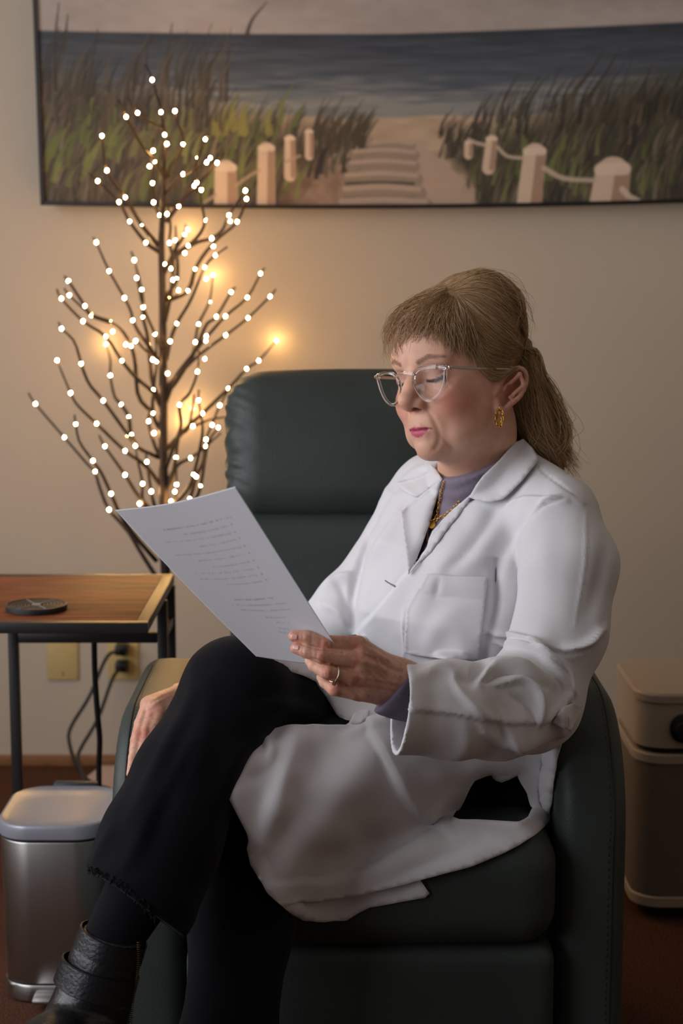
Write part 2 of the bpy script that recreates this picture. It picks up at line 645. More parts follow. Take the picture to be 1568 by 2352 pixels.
    for i in range(150):
        x = rng.uniform(104, 520)
        blade(x, rng.uniform(190, 300), rng.uniform(70, 130), rng.uniform(0.1, 0.4), rng.uniform(2, 5), np.array(G1[rng.randint(7)]) * 0.85, 0.7)
    for i in range(150):
        x = rng.uniform(1060, 1890)
        blade(x, rng.uniform(270, 340) - 40 * min(1, (x - 1060) / 300), rng.uniform(50, 110), rng.uniform(0.15, 0.5), rng.uniform(2, 5), np.array(G1[rng.randint(7)]) * 0.8, 0.75)
    for i in range(60):
        x = rng.uniform(1000, 1110)
        blade(x, rng.uniform(300, 360), rng.uniform(30, 70), rng.uniform(0.15, 0.5), 3, (56, 50, 40), 0.8)
    for i in range(46):
        x = rng.uniform(700, 835)
        blade(x, rng.uniform(290, 345), rng.uniform(40, 85), rng.uniform(0.2, 0.5), 3.5, (64, 56, 42), 0.8)
    # board steps
    for k, (y, x0, x1, h) in enumerate(((330, 850, 945, 8), (350, 812, 950, 12), (375, 806, 950, 13), (404, 796, 955, 15), (436, 792, 960, 18), (466, 784, 975, 20))):
        stroke([(x0, y), ((x0 + x1) / 2, y - 4), (x1, y + 2)], h, h, (128, 112, 98), 0.95)
        stroke([(x0, y - h * 0.6), ((x0 + x1) / 2, y - h * 0.6 - 4), (x1, y - h * 0.6 + 2)], h * 0.35, h * 0.35, (158, 138, 122), 0.9)
        if k > 2:
            stroke([(x0, y + h * 0.75), ((x0 + x1) / 2, y + h * 0.7 - 2), (x1 - 8, y + h * 0.75)], h * 0.33, h * 0.25, (66, 58, 46), 0.9)
    # white posts and rope
    def post(x, y0, y1, w, lean=0.0):
        stroke([(x, y0 + w), (x + lean, y1)], w, w * 1.12, (188, 164, 142), 1.0)
        stroke([(x + w * 0.55, y0 + w), (x + lean + w * 0.6, y1)], w * 0.42, w * 0.5, (142, 112, 92), 0.85)
        stroke([(x - w * 0.7, y0 + w * 0.7), (x + w * 0.7, y0 + w * 0.7)], w * 0.35, w * 0.35, (200, 178, 156), 0.9)
    post(711, 292, 352, 9)
    post(667, 305, 396, 12)
    post(614, 322, 460, 19, -2)
    post(521, 362, 466, 25)
    stroke([(690, 352), (655, 366)], 3, 3, (160, 134, 112))
    stroke([(596, 385), (570, 400), (545, 418)], 3.5, 3.5, (160, 134, 112))
    stroke([(497, 440), (480, 452), (460, 466)], 3.5, 3.5, (160, 134, 112))
    post(1072, 318, 352, 9)
    post(1124, 308, 382, 13, -6)
    post(1222, 328, 466, 26, -10)
    post(1400, 362, 468, 40, -6)
    post(1640, 400, 468, 52, -6)
    stroke([(1072, 318), (1090, 326), (1108, 330)], 4, 4, (176, 156, 136))
    stroke([(1138, 336), (1160, 356), (1196, 361)], 4, 4, (176, 156, 136))
    stroke([(1244, 384), (1290, 408), (1360, 414)], 6, 5, (176, 156, 136))
    stroke([(1424, 436), (1440, 452), (1460, 462)], 7, 6, (190, 170, 150))
    V = pt(gx, gy, 0.022).reshape(-1, 3)
    nx, ny = len(xs), len(ys)
    I = np.arange(nx * ny).reshape(ny, nx)
    F = np.stack([I[:-1, :-1], I[1:, :-1], I[1:, 1:], I[:-1, 1:]], -1).reshape(-1, 4)
    me = mesh_np('canvas', V, F)
    vcol(me, np.clip(lin(np.clip(C.reshape(-1, 3), 0, 255)) * PAINT_GAIN, 0, 0.9))
    link('canvas', me, mk('painted_canvas', (1, 1, 1), 0.65, attr=True, bump=(500, 0.15, 3)), root)
    m_fr = mk('painting_frame_dark', lin((34, 28, 26)), 0.45)
    w = 9.0
    def bar(pts_):
        rings = []
        for (x, y, nx_, ny_) in pts_:
            q = [pt(x, y, 0.03), pt(x + nx_ * w, y + ny_ * w, 0.03), pt(x + nx_ * w, y + ny_ * w, 0.0), pt(x, y, 0.0)]
            rings.append(q)
        return loft('frame_bar', rings, m_fr, root, smooth=False)
    bar([(x, 470 - w, 0, 1) for x in np.linspace(107 - w, X1 + w, 40)])
    bar([(x, Y1 + w, 0, -1) for x in np.linspace(107 - w, X1 + w, 40)])
    bar([(107, y, -1, 0) for y in np.linspace(Y1 - 0, 470, 6)])
    bar([(X1, y, 1, 0) for y in np.linspace(Y1 - 0, 470, 6)])
    loft('backing_board', [[pt(107, 468, 0.0), pt(X1, 468, 0.0), pt(X1, Y1 + 2, 0.0), pt(107, Y1 + 2, 0.0)],
                           [pt(107, 468, 0.012), pt(X1, 468, 0.012), pt(X1, Y1 + 2, 0.012), pt(107, Y1 + 2, 0.012)]], m_fr, root, smooth=False)
PAINT_GAIN = 1.45
make_painting()

# ------------------------------------------------------------------ lighted twig tree
def make_tree():
    YT = 3.56
    rng = random.Random(7)
    z4 = lambda p: (40 + p[0] / 2.376, 140 + p[1] / 2.376)
    z5 = lambda p: (40 + p[0] / 2.376, 700 + p[1] / 2.376)
    base = at(377, 1300, YT)
    root = thing('lighted_twig_tree', (base[0], YT, 0.0), 'brown twig tree with many small warm glowing lights behind the side table', 'light tree')
    m_tw = mk('twig_brown', lin((44, 27, 20)), 0.65, var=(60, lin((24, 15, 12)), 0.4, 0.6))
    m_bulb = mk('bulb_glow', (1, 0.8, 0.45), 0.4, emit=((1.0, 0.56, 0.19), BULB))
    tr = [z4(p) for p in [(700, 20), (735, 103), (783, 279), (800, 400), (800, 560), (793, 800), (785, 1000), (790, 1200), (793, 1473)]] + [z5(p) for p in [(795, 550), (795, 850), (800, 1100)]] + [(376, 1240)]
    T = [at(x, y, YT) for x, y in tr]
    T.append(np.array([T[-1][0] + 0.004, YT, 0.45]))
    T.append(np.array([T[-1][0], YT, 0.02]))
    T = smooth_path(T, 60)
    R = np.interp(T[:, 2], [0.0, 0.7, 1.15, 1.35, 1.6], [0.0115, 0.0105, 0.0075, 0.0042, 0.0016])
    tube('trunk', T, R, m_tw, root, 10)
    loft('base_plate', [[(base[0] + r * math.cos(a), YT + r * math.sin(a), z) for a in np.linspace(0, 2 * math.pi, 28, endpoint=False)] for r, z in ((0.09, 0.0), (0.09, 0.012), (0.075, 0.02))], m_tw, root)
    br4 = [[(793, 370), (655, 283), (600, 190)], [(805, 640), (750, 547), (688, 476), (593, 305), (555, 210)],
           [(822, 640), (835, 580), (903, 455), (868, 320), (859, 255)], [(812, 720), (880, 640), (963, 577), (1025, 427), (1045, 400)],
           [(810, 880), (900, 760), (975, 680), (1089, 556), (1130, 500)], [(963, 600), (1032, 553), (1060, 510)],
           [(770, 1010), (676, 892), (588, 744), (488, 598), (461, 395)], [(775, 1045), (701, 991), (612, 876), (554, 770), (438, 655), (385, 610)],
           [(800, 1140), (880, 1045), (960, 985), (1020, 890), (1000, 760), (1003, 690)], [(815, 1110), (890, 1045), (980, 990), (1060, 968), (1120, 920), (1154, 841), (1243, 708), (1250, 690)],
           [(815, 1310), (931, 1252), (970, 1134), (1030, 1040), (1105, 960), (1199, 877), (1249, 753), (1265, 700)],
           [(800, 1160), (860, 1030), (911, 950), (918, 890)], [(805, 1420), (840, 1250), (848, 1090), (830, 993), (835, 900), (818, 780)],
           [(800, 1300), (869, 1190), (868, 1013), (862, 900)], [(740, 760), (737, 666), (735, 540), (738, 420)], [(785, 860), (743, 772), (737, 666)],
           [(978, 720), (978, 664), (983, 531), (990, 490)]]
    br45 = [([(1145, 1015), (1080, 1060), (1022, 1126), (943, 1310), (870, 1432)], [(833, 199), (812, 300)]),
            ([(1067, 1170), (1047, 1313), (988, 1437)], [(970, 204), (955, 270), (880, 400), (815, 480)]),
            ([(1350, 1130), (1326, 1160), (1254, 1291), (1135, 1393)], [(1030, 180), (940, 290), (830, 430), (812, 480)]),
            ([(1190, 1235), (1165, 1262), (1085, 1396)], [(1030, 110), (970, 250), (900, 360), (812, 470)]),
            ([(1410, 1245), (1378, 1285), (1258, 1402)], [(1136, 166), (1022, 250), (920, 340), (850, 430), (810, 530)]),
            ([(410, 960), (430, 990), (500, 1146), (584, 1293), (620, 1370), (629, 1415)], [(655, 140), (705, 210), (760, 290), (790, 330)]),
            ([(620, 1040), (637, 1087), (678, 1249), (686, 1343), (685, 1400)], [(705, 150), (715, 220), (735, 420), (785, 540)]),
            ([(650, 1184), (686, 1343)], [(750, 159), (790, 250)]),
            ([(255, 1175), (278, 1201), (368, 1337), (404, 1387)], [(508, 95)]),
            ([(255, 1240), (283, 1278), (404, 1387)], [(508, 95), (570, 140), (620, 225), (643, 319), (660, 500), (739, 591)]),
            ([(215, 1245), (240, 1297), (358, 1420)], [(482, 173), (570, 305), (650, 400), (740, 480), (785, 560)])]
    br5 = [[(225, 95), (241, 130), (310, 200), (348, 321), (390, 430), (468, 523), (606, 713), (660, 780), (785, 840)],
           [(484, 217), (507, 300), (507, 387), (530, 500), (567, 546), (607, 614), (620, 711), (655, 780)],
           [(216, 303), (290, 481), (330, 550), (432, 649), (587, 797), (700, 880), (790, 1000)],
           [(60, 480), (98, 541), (256, 724), (400, 890), (424, 910), (450, 1000), (500, 1118), (600, 1230), (660, 1330), (735, 1450), (790, 1530)],
           [(312, 600), (318, 651), (340, 750), (412, 851), (460, 920), (511, 1031), (560, 1140), (640, 1260), (760, 1400)],
           [(445, 710), (477, 772), (587, 928), (666, 1050), (790, 1180)], [(643, 319), (664, 511), (720, 580), (715, 636), (746, 760), (785, 850)],
           [(591, 217), (644, 197), (700, 250), (790, 320)], [(750, 159), (760, 308), (745, 440), (739, 591), (785, 700)],
           [(1412, 197), (1316, 305), (1250, 350), (1150, 458), (1009, 594), (957, 640), (881, 717), (812, 790)],
           [(990, 250), (982, 365), (940, 480), (884, 546), (893, 660), (850, 780), (805, 900)],
           [(990, 465), (988, 521), (1009, 660), (1000, 760), (961, 925), (920, 1020), (850, 1090), (805, 1160)],
           [(965, 490), (955, 565), (930, 680), (881, 717), (865, 832), (840, 960), (805, 1040)],
           [(1180, 420), (1104, 549), (1062, 656), (1028, 735), (1010, 860), (975, 938), (940, 1058), (880, 1160)],
           [(1110, 700), (1028, 772), (945, 836), (870, 880), (808, 1000)], [(1096, 670), (1040, 760), (999, 986), (960, 1080), (870, 1200)],
           [(700, 790), (706, 857), (730, 1019), (750, 1100), (795, 1200)], [(643, 770), (660, 870), (683, 976), (690, 1090), (795, 1230)],
           [(860, 1090), (868, 980), (865, 832)], [(1140, 612), (1062, 625), (957, 663)]]
    paths = [[z4(p) for p in b][::-1] if False else [z4(p) for p in b] for b in br4]
    paths += [[z4(p) for p in b[::-1]] if False else [z4(p) for p in b] + [z5(p) for p in c] for b, c in br45]
    paths += [[z5(p) for p in b] for b in br5]
    near_wall = [z5((1412, 197)), z4((1067, 1170)), z4((928, 920)), z5((484, 217)), z5((895, 640)), z5((955, 565))]
    allpts = []
    trx = 375.0
    for b in paths:
        b = np.array(b)
        if abs(b[0, 0] - trx) > abs(b[-1, 0] - trx):
            b = b[::-1]                                   # now from the trunk outwards
        p = smooth_path(b, 22)
        L = np.r_[0, np.cumsum(np.hypot(*np.diff(p, axis=0).T))]
        tipd = min(np.hypot(p[-1, 0] - q[0], p[-1, 1] - q[1]) for q in near_wall)
        off = (0.255 if tipd < 30 else rng.uniform(-0.16, 0.13)) * min(1, L[-1] / 160)
        P = np.array([at(x, y, YT + off * (l / L[-1])) for (x, y), l in zip(p, L)])
        r = np.linspace(0.0052, 0.0019, 22) if L[-1] > 120 else np.linspace(0.0036, 0.0017, 22)
        tube('branch', P, r, m_tw, root, 6)
        allpts.append(np.c_[p, P])
    A = np.vstack(allpts + [np.c_[proj(T), T]])
    b4 = [(735,103),(655,283),(593,305),(783,279),(859,273),(461,409),(803,403),(815,453),(903,455),(688,476),(740,490),(1025,427),(983,531),(1052,529),(1032,553),(1089,556),(963,577),(488,598),(720,575),(749,547),(737,666),(438,655),(829,698),(978,664),(1003,703),(904,618),(965,682),(588,744),(554,770),(743,772),(1243,708),(1249,753),(880,793),(776,842),(816,835),(612,876),(676,892),(1023,868),(1154,841),(1161,875),(1199,877),(928,920),(911,950),(861,979),(829,993),(776,1005),(868,1013),(933,1007),(1060,968),(1069,1011),(883,1045),(913,1048),(1080,1060),(701,991),(430,990),(637,1087),(500,1146),(805,1110),(838,1133),(970,1134),(1022,1126),(650,1184),(848,1195),(869,1190),(678,1249),(879,1251),(931,1252),(1030,1188),(1067,1170),(278,1201),(283,1278),(240,1297),(368,1337),(404,1387),(358,1420),(584,1293),(686,1343),(830,1288),(943,1310),(1047,1313),(1165,1262),(1254,1291),(1326,1160),(1378,1285),(685,1400),(629,1415),(811,1402),(870,1432),(988,1437),(1085,1396),(1135,1393),(1258,1402)]
    b5 = [(241,130),(520,146),(508,95),(482,173),(484,217),(591,217),(620,225),(644,197),(715,220),(750,159),(833,199),(970,204),(1030,171),(1028,196),(1136,166),(1412,197),(1316,305),(570,305),(643,319),(737,299),(760,308),(820,375),(1022,295),(982,365),(348,321),(216,303),(507,387),(1250,350),(1150,458),(740,465),(664,511),(468,523),(290,481),(567,546),(607,614),(884,546),(955,565),(988,521),(1104,549),(895,640),(804,543),(739,591),(715,636),(98,541),(256,724),(318,651),(432,649),(602,713),(622,711),(746,700),(805,682),(957,663),(881,717),(1009,594),(1062,656),(1096,670),(477,772),(643,770),(587,797),(1028,735),(1029,772),(865,832),(945,836),(706,857),(412,851),(424,910),(587,928),(511,1031),(683,976),(868,980),(859,1019),(961,925),(975,938),(999,986),(666,1085),(730,1019),(838,1073),(940,1058),(500,1118)]
    bm = bmesh.new()
    bmesh.ops.create_icosphere(bm, subdivisions=1, radius=1.0)
    me = bpy.data.meshes.new('bulb')
    bm.to_mesh(me)
    bm.free()
    me.shade_smooth()
    me.materials.append(m_bulb)
    for q in [z4(p) for p in b4] + [z5(p) for p in b5]:
        i = np.argmin((A[:, 0] - q[0]) ** 2 + (A[:, 1] - q[1]) ** 2)
        Y = A[i, 3]
        if min(np.hypot(q[0] - w[0], q[1] - w[1]) for w in near_wall) < 3:
            Y = 3.825
        o = bpy.data.objects.new('bulb', me)
        COL.objects.link(o)
        o.parent = root
        o.matrix_parent_inverse = parent_inv(root)
        o.location = at(q[0], q[1], Y - 0.003)
        s = rng.uniform(0.0028, 0.0033)
        o.scale = (s, s, s * 1.15)
BULB = 320.0
make_tree()

# ------------------------------------------------------------------ side table, coaster
m_metal = mk('table_metal_grey', lin((58, 56, 56)), 0.42, metal=0.6, bump=(300, 0.05))
m_top = mk('table_top_oak', lin((134, 74, 44)), 0.60, spec=0.25, var=(16, lin((84, 44, 27)), 0.38, 0.66, (0.55, 6, 1)), bump=(40, 0.08, 3, (1, 8, 1)))
tb = thing('side_table', (-0.50, 2.85, 0), 'small side table with wooden top set in a grey metal frame left of recliner', 'table')
TZ = 0.598
X0, X1_, Y0, Y1_ = -0.70, -0.303, 2.615, 3.045
box('table_top', (X0 + 0.02, Y0 + 0.02, TZ - 0.012), (X1_ - 0.02, Y1_ - 0.02, TZ - 0.0005), m_top, tb, 0.001)
for lo, hi in (((X0, Y0, TZ - 0.017), (X1_, Y0 + 0.0195, TZ)), ((X0, Y1_ - 0.0195, TZ - 0.017), (X1_, Y1_, TZ)),
               ((X0, Y0 + 0.0195, TZ - 0.017), (X0 + 0.0195, Y1_ - 0.0195, TZ)), ((X1_ - 0.0195, Y0 + 0.0195, TZ - 0.017), (X1_, Y1_ - 0.0195, TZ))):
    box('frame_rail', lo, hi, m_metal, tb, 0.0012)
for x, y in ((-0.567, 2.89), (-0.567, 3.03), (-0.309, 2.89), (-0.309, 3.03)):
    if (x, y) == (-0.567, 3.03):
        x = -0.69
    box('leg', (x - 0.0085, y - 0.0085, 0.0), (x + 0.0085, y + 0.0085, TZ - 0.0172), m_metal, tb, 0.0015)
box('cross_bar', (-0.558, 2.882, 0.506), (-0.318, 2.898, 0.524), m_metal, tb, 0.0015)
box('cross_bar', (-0.317, 2.899, 0.508), (-0.303, 3.02, 0.524), m_metal, tb, 0.0015)
box('foot_bar', (-0.699, 2.60, 0.0), (-0.682, 3.02, 0.016), m_metal, tb, 0.0015)
box('foot_bar', (-0.317, 2.899, 0.0), (-0.303, 3.02, 0.016), m_metal, tb, 0.0015)

m_blk = mk('black_rubber', lin((26, 26, 28)), 0.45)
cc = at(84, 1402, 2.72)
co = thing('coaster', (cc[0], cc[1], TZ), 'round black coaster with ring grooves on the side table', 'coaster')
def disc_ring(r0, r1, z0, z1, name, m, parent, n=56):
    rings = []
    for r, z in ((r0, z0), (r1, z0), (r1, z1), (r0, z1)):
        rings.append([(cc[0] + r * math.cos(a), cc[1] + r * math.sin(a), z) for a in np.linspace(0, 2 * math.pi, n, endpoint=False)])
    rings.append(rings[0])
    return loft(name, rings, m, parent, False, False, 30)
m_blk2 = mk('grooved_black', lin((44, 44, 46)), 0.4)
loft('coaster_base', [[(cc[0] + r * math.cos(a), cc[1] + r * math.sin(a), TZ + z) for a in np.linspace(0, 2 * math.pi, 56, endpoint=False)] for r, z in ((0.046, 0.0002), (0.0495, 0.001), (0.0495, 0.006))], m_blk, co)
for k in range(7):
    disc_ring(0.0115 + k * 0.0056, 0.0145 + k * 0.0056, TZ + 0.0058, TZ + 0.0085, 'ring_ridge', m_blk2, co)
disc_ring(0.0476, 0.0497, TZ + 0.0055, TZ + 0.0095, 'rim', m_blk2, co)
loft('centre_disc', [[(cc[0] + r * math.cos(a), cc[1] + r * math.sin(a), TZ + z) for a in np.linspace(0, 2 * math.pi, 24, endpoint=False)] for r, z in ((0.008, 0.0055), (0.008, 0.009))], mk('coaster_grey', lin((120, 120, 124)), 0.4), co)
for a in (25, 155, 205, 335, 60, 120, 240, 300)[4:]:
    a = math.radians(a)
    p0 = (cc[0] + 0.008 * math.cos(a), cc[1] + 0.008 * math.sin(a), TZ + 0.0088)
    p1 = (cc[0] + 0.046 * math.cos(a), cc[1] + 0.046 * math.sin(a), TZ + 0.0088)
    tube('spoke', [p0, p1], 0.0008, MATS['coaster_grey'], co, 6)

# ------------------------------------------------------------------ wall plates and cords
m_plate = mk('ivory_plastic', lin((205, 180, 122)), 0.4)
def plate(px, label, outlet):
    c = at(px, 1490, WALL_Y - 0.004)
    z = 0.262
    r = thing('wall_outlet' if outlet else 'wall_plate', (c[0], WALL_Y - 0.001, z), label, 'outlet' if outlet else 'wall plate')
    box('cover_plate', (c[0] - 0.036, WALL_Y - 0.0065, z - 0.058), (c[0] + 0.036, WALL_Y - 0.0005, z + 0.058), m_plate, r, 0.0025)
    for dz in ((-0.0195, 0.0195) if outlet else ()):
        loft('socket', [[(c[0] + x, WALL_Y - y, z + dz + q) for x, q in rrect(0, 0, 0.0165, 0.0145, 0.009)] for y in (0.006, 0.0085)], m_plate, r)
    for dz in ((0.0,) if outlet else (-0.042, 0.042)):
        loft('screw', [[(c[0] + 0.003 * math.cos(a), WALL_Y - y, z + dz + 0.003 * math.sin(a)) for a in np.linspace(0, 2 * math.pi, 12, endpoint=False)] for y in (0.006, 0.0075)], mk('screw_brass', lin((170, 150, 100)), 0.35, metal=0.8), r)
    return c[0], z
plate(143, 'blank ivory wall plate low on the wall under the side table', False)
ox, oz = plate(282, 'ivory wall outlet with two black plugs beside the blank plate', True)
def cord(label, dz, pts, group='black power cords under the side table'):
    r = thing('power_cord', (ox, WALL_Y - 0.02, oz + dz), label, 'cord', group)
    P = [np.array([ox, WALL_Y - 0.045, oz + dz])] + [at(*p) for p in pts]
    box('plug', (ox - 0.014, WALL_Y - 0.045, oz + dz - 0.012), (ox + 0.014, WALL_Y - 0.009, oz + dz + 0.012), m_blk, r, 0.004)
    tube('cable', smooth_path(P, 50), 0.0042, m_blk, r, 8)
cord('black power cord looping widest left from the upper socket', 0.0195, [(245, 1510, 3.74), (205, 1600, 3.7), (163, 1670, 3.66), (160, 1710, 3.62), (182, 1770, 3.55), (215, 1800, 3.48), (250, 1812, 3.42)])
cord('black power cord dropping straight down from the lower socket', -0.0195, [(258, 1560, 3.76), (225, 1650, 3.72), (185, 1720, 3.68), (180, 1745, 3.64), (190, 1785, 3.5), (200, 1800, 3.45)])
tube_o = tube('hanging_cable', smooth_path([at(216, 1462, 2.93), at(218, 1550, 2.95), at(224, 1640, 2.96), at(229, 1700, 2.97), at(227, 1760, 2.98), at(228, 1850, 2.98)], 30), 0.0052, m_blk, None, 10)
tag(tube_o, 'thick black cable hanging from the middle of the table crossbar', 'cable')
mt = at(215, 1800, 3.45)
m_mat = mk('pale_mat', lin((196, 170, 160)), 0.9, bump=(300, 0.3))
def floor_pt(x, y):
    r = at(x, y, 1.0) - CAM
    return CAM + r * (-CAM[2] / r[2])
mp_ = [floor_pt(x, y) for x, y in ((168, 1815), (330, 1815), (330, 1764), (232, 1764))]
mo = loft('floor_mat', [[(p[0], p[1], z) for p in mp_] for z in (0.0006, 0.006)], m_mat, None, smooth=False)
tag(mo, 'pale pinkish mat lying on carpet behind the step bin', 'mat')

# ------------------------------------------------------------------ step bin
m_steel = mk('brushed_steel', lin((176, 174, 172)), 0.33, metal=1.0, bump=(60, 0.05, 2, (1, 1, 30)))
m_steel2 = mk('lid_steel', lin((178, 182, 194)), 0.34, metal=0.55, bump=(90, 0.04))
m_dark = mk('dark_plastic', lin((22, 22, 24)), 0.5)
bx, by = -0.452, 2.652
bn = thing('step_bin', (bx, by, 0), 'brushed steel step bin with rounded lid on the carpet beside recliner', 'trash can')
def rr(hx, hy, r, z, n=8):
    return [(x, y, z) for x, y in rrect(bx, by, hx, hy, r, n)]
loft('base_ring', [rr(0.083, 0.099, 0.05, 0.001), rr(0.085, 0.101, 0.05, 0.004), rr(0.085, 0.101, 0.05, 0.026), rr(0.0835, 0.0995, 0.05, 0.029)], m_steel, bn)
loft('base_groove', [rr(0.081, 0.097, 0.049, 0.0285), rr(0.081, 0.097, 0.049, 0.0325)], m_dark, bn)
loft('bin_body', [rr(0.0825, 0.0985, 0.05, 0.032), rr(0.083, 0.099, 0.05, 0.034), rr(0.0845, 0.1005, 0.051, 0.14), rr(0.086, 0.102, 0.052, 0.2610), rr(0.085, 0.101, 0.051, 0.2630)], m_steel, bn)
loft('rim_groove', [rr(0.083, 0.099, 0.05, 0.2625), rr(0.083, 0.099, 0.05, 0.2675)], m_dark, bn)
lid = loft('lid', [rr(0.0865, 0.1025, 0.052, 0.2670), rr(0.0885, 0.1045, 0.053, 0.2690), rr(0.0895, 0.1055, 0.054, 0.2850), rr(0.088, 0.104, 0.053, 0.2900), rr(0.085, 0.101, 0.051, 0.2915),
                   rr(0.082, 0.098, 0.049, 0.2900), rr(0.074, 0.090, 0.045, 0.2865), rr(0.045, 0.06, 0.03, 0.2860)], m_steel2, bn)
box('hinge', (bx - 0.03, by + 0.104, 0.2480), (bx + 0.045, by + 0.122, 0.2960), mk('hinge_plastic', lin((48, 52, 62)), 0.4), bn, 0.005)
box('pedal', (bx - 0.03, by - 0.135, 0.012), (bx + 0.03, by - 0.101, 0.02), m_steel, bn, 0.003)

# ------------------------------------------------------------------ air purifier
m_pur = mk('purifier_enamel', lin((172, 156, 138)), 0.5)
m_perf = mk('purifier_mesh', lin((112, 98, 84)), 0.6, bump=(900, 0.7, 1))
pu = (0.654, 3.03)
pr = thing('air_purifier', (pu[0], pu[1], 0), 'boxy beige air purifier with black dial standing right of recliner', 'air purifier')
def rp(h, r, z):
    return [(x, y, z) for x, y in rrect(pu[0], pu[1], h, h, r, 8)]
loft('caster_base', [rp(0.118, 0.04, 0.001), rp(0.118, 0.04, 0.024)], m_dark, pr)
loft('bottom_rim', [rp(0.136, 0.05, 0.024), rp(0.138, 0.05, 0.026), rp(0.138, 0.05, 0.042), rp(0.136, 0.05, 0.044)], m_pur, pr)
loft('mesh_body', [rp(0.1355, 0.05, 0.043), rp(0.1355, 0.05, 0.287)], m_perf, pr)
loft('middle_rim', [rp(0.136, 0.05, 0.286), rp(0.138, 0.05, 0.288), rp(0.138, 0.05, 0.302), rp(0.136, 0.05, 0.304)], m_pur, pr)
loft('outlet_slot', [rp(0.128, 0.045, 0.3035), rp(0.128, 0.045, 0.316)], m_dark, pr)
loft('control_housing', [rp(0.136, 0.05, 0.3155), rp(0.136, 0.05, 0.3955)], m_pur, pr)
loft('top_cover', [rp(0.137, 0.05, 0.395), rp(0.139, 0.05, 0.397), rp(0.139, 0.05, 0.409), rp(0.136, 0.049, 0.413), rp(0.1, 0.03, 0.414)], m_pur, pr)
dz_, dx_ = 0.352, 0.598
loft('control_dial', [[(dx_ + r * math.cos(a), pu[1] - 0.1355 - y, dz_ + r * math.sin(a)) for a in np.linspace(0, 2 * math.pi, 28, endpoint=False)] for r, y in ((0.026, 0), (0.026, 0.006), (0.019, 0.009), (0.017, 0.02), (0.015, 0.0215))], m_dark, pr)

# ------------------------------------------------------------------ recliner
m_lea = mk('green_grey_leather', lin((59, 66, 63)), 0.48, spec=0.34, bump=(330, 0.22, 3), var=(7, lin((50, 57, 54)), 0.35, 0.7))
m_seam = mk('leather_seam', lin((32, 36, 35)), 0.7)
ch = thing('recliner', (0.038, 2.5, 0), 'dark green-grey leather recliner armchair in which the woman sits', 'armchair')
XL0, XL1, XR0, XR1 = -0.306, -0.208, 0.284, 0.378
def arm_sdf(x0, x1, zt):
    def f(P):
        y0, y1, z0, z1 = 2.165, 2.66, 0.035, zt
        cy, cz, hy, hz = (y0 + y1) / 2, (z0 + z1) / 2, (y1 - y0) / 2, (z1 - z0) / 2
        qy, qz = P[:, 1] - cy, P[:, 2] - cz
        r = np.where((qy < 0) & (qz > 0), 0.165, np.where(qz > 0, 0.10, 0.05))
        a = np.abs(qy) - hy + r
        b = np.abs(qz) - hz + r
        dp = np.hypot(np.maximum(a, 0), np.maximum(b, 0)) + np.minimum(np.maximum(a, b), 0) - r
        dx = np.abs(P[:, 0] - (x0 + x1) / 2) - (x1 - x0) / 2
        rr_ = 0.026
        u, w = dp + rr_, dx + rr_
        bulge = 0.004 * np.cos((P[:, 0] - (x0 + x1) / 2) / (x1 - x0) * 3.0)
        return np.hypot(np.maximum(u, 0), np.maximum(w, 0)) + np.minimum(np.maximum(u, w), 0) - rr_ - bulge
    return f
for x0, x1, zt, sgn in ((XL0, XL1, 0.548, -1), (XR0, XR1, 0.566, 1)):
    arm = sdf_obj('armrest', arm_sdf(x0, x1, zt), (x0 - 0.03, 2.12, 0.0), (x1 + 0.03, 3.0, 0.62), 0.008, m_lea, ch)
    # stitched seam running around the front edge of the arm
    xs_ = x0 + 0.016 if sgn < 0 else x1 - 0.016
    fa = arm_sdf(x0, x1, zt)
    prof = []
    for a in np.linspace(0, 1, 60):
        if a < 0.45:
            p = np.array([xs_, 2.15, 0.06 + (zt - 0.165 - 0.06) * a / 0.45])
        elif a < 0.8:
            th = (a - 0.45) / 0.35 * math.pi / 2
            p = np.array([xs_, 2.33 - 0.175 * math.cos(th), zt - 0.165 + 0.175 * math.sin(th)])
        else:
            p = np.array([xs_, 2.33 + (a - 0.8) / 0.2 * 0.22, zt + 0.01])
        prof.append(p)
    S = np.array(prof)
    for _ in range(6):
        S = newton(fa, S, 0.02)
    S = smooth_path(S[::2], 150)
    for _ in range(4):
        S = newton(fa, S, 0.02)
    g = sdf_grad(fa, S)
    g /= np.linalg.norm(g, axis=1)[:, None]
    tube('seam_line', S, 0.0014, m_seam, ch, 6)
    V, F = [], []
    S2 = S + np.array([-sgn * 0.005, 0, 0]) + g * 0.0006
    for k in range(0, 146, 2):
        v, f_ = tube_vf([S2[k], S2[k] * 0.35 + S2[k + 1] * 0.65, S2[k + 1]], 0.0009, 4)
        F += [tuple(i + len(V) for i in q) for q in f_]
        V += v
    so = pydata('stitching', V, F, m_seam, ch)
    so['kind'] = 'stuff'
def cushion(name, lo, hi, r, lean, z0, bul, h=0.009, wr=None):
    lo, hi = np.array(lo), np.array(hi)
    c, hf = (lo + hi) / 2, (hi - lo) / 2
    def f(P):
        Q = P.copy()
        Q[:, 1] -= (Q[:, 2] - z0) * lean
        q = (Q - c) / hf
        b = bul * np.clip(1 - q[:, 0] ** 2, 0, 1) * np.clip(1 - q[:, 2] ** 2, 0, 1) + 0.6 * bul * np.clip(1 - q[:, 0] ** 2, 0, 1) * np.clip(1 - q[:, 1] ** 2, 0, 1)
        d = rbox(Q, lo, hi, r) - b
        if wr is not None:
            d = d + wr(Q, q)
        return d
    L = lean * (hi[2] - z0)
    return sdf_obj(name, f, lo - 0.05 - np.array([0, abs(L), 0]), hi + 0.05 + np.array([0, abs(L), 0]), h, m_lea, ch)
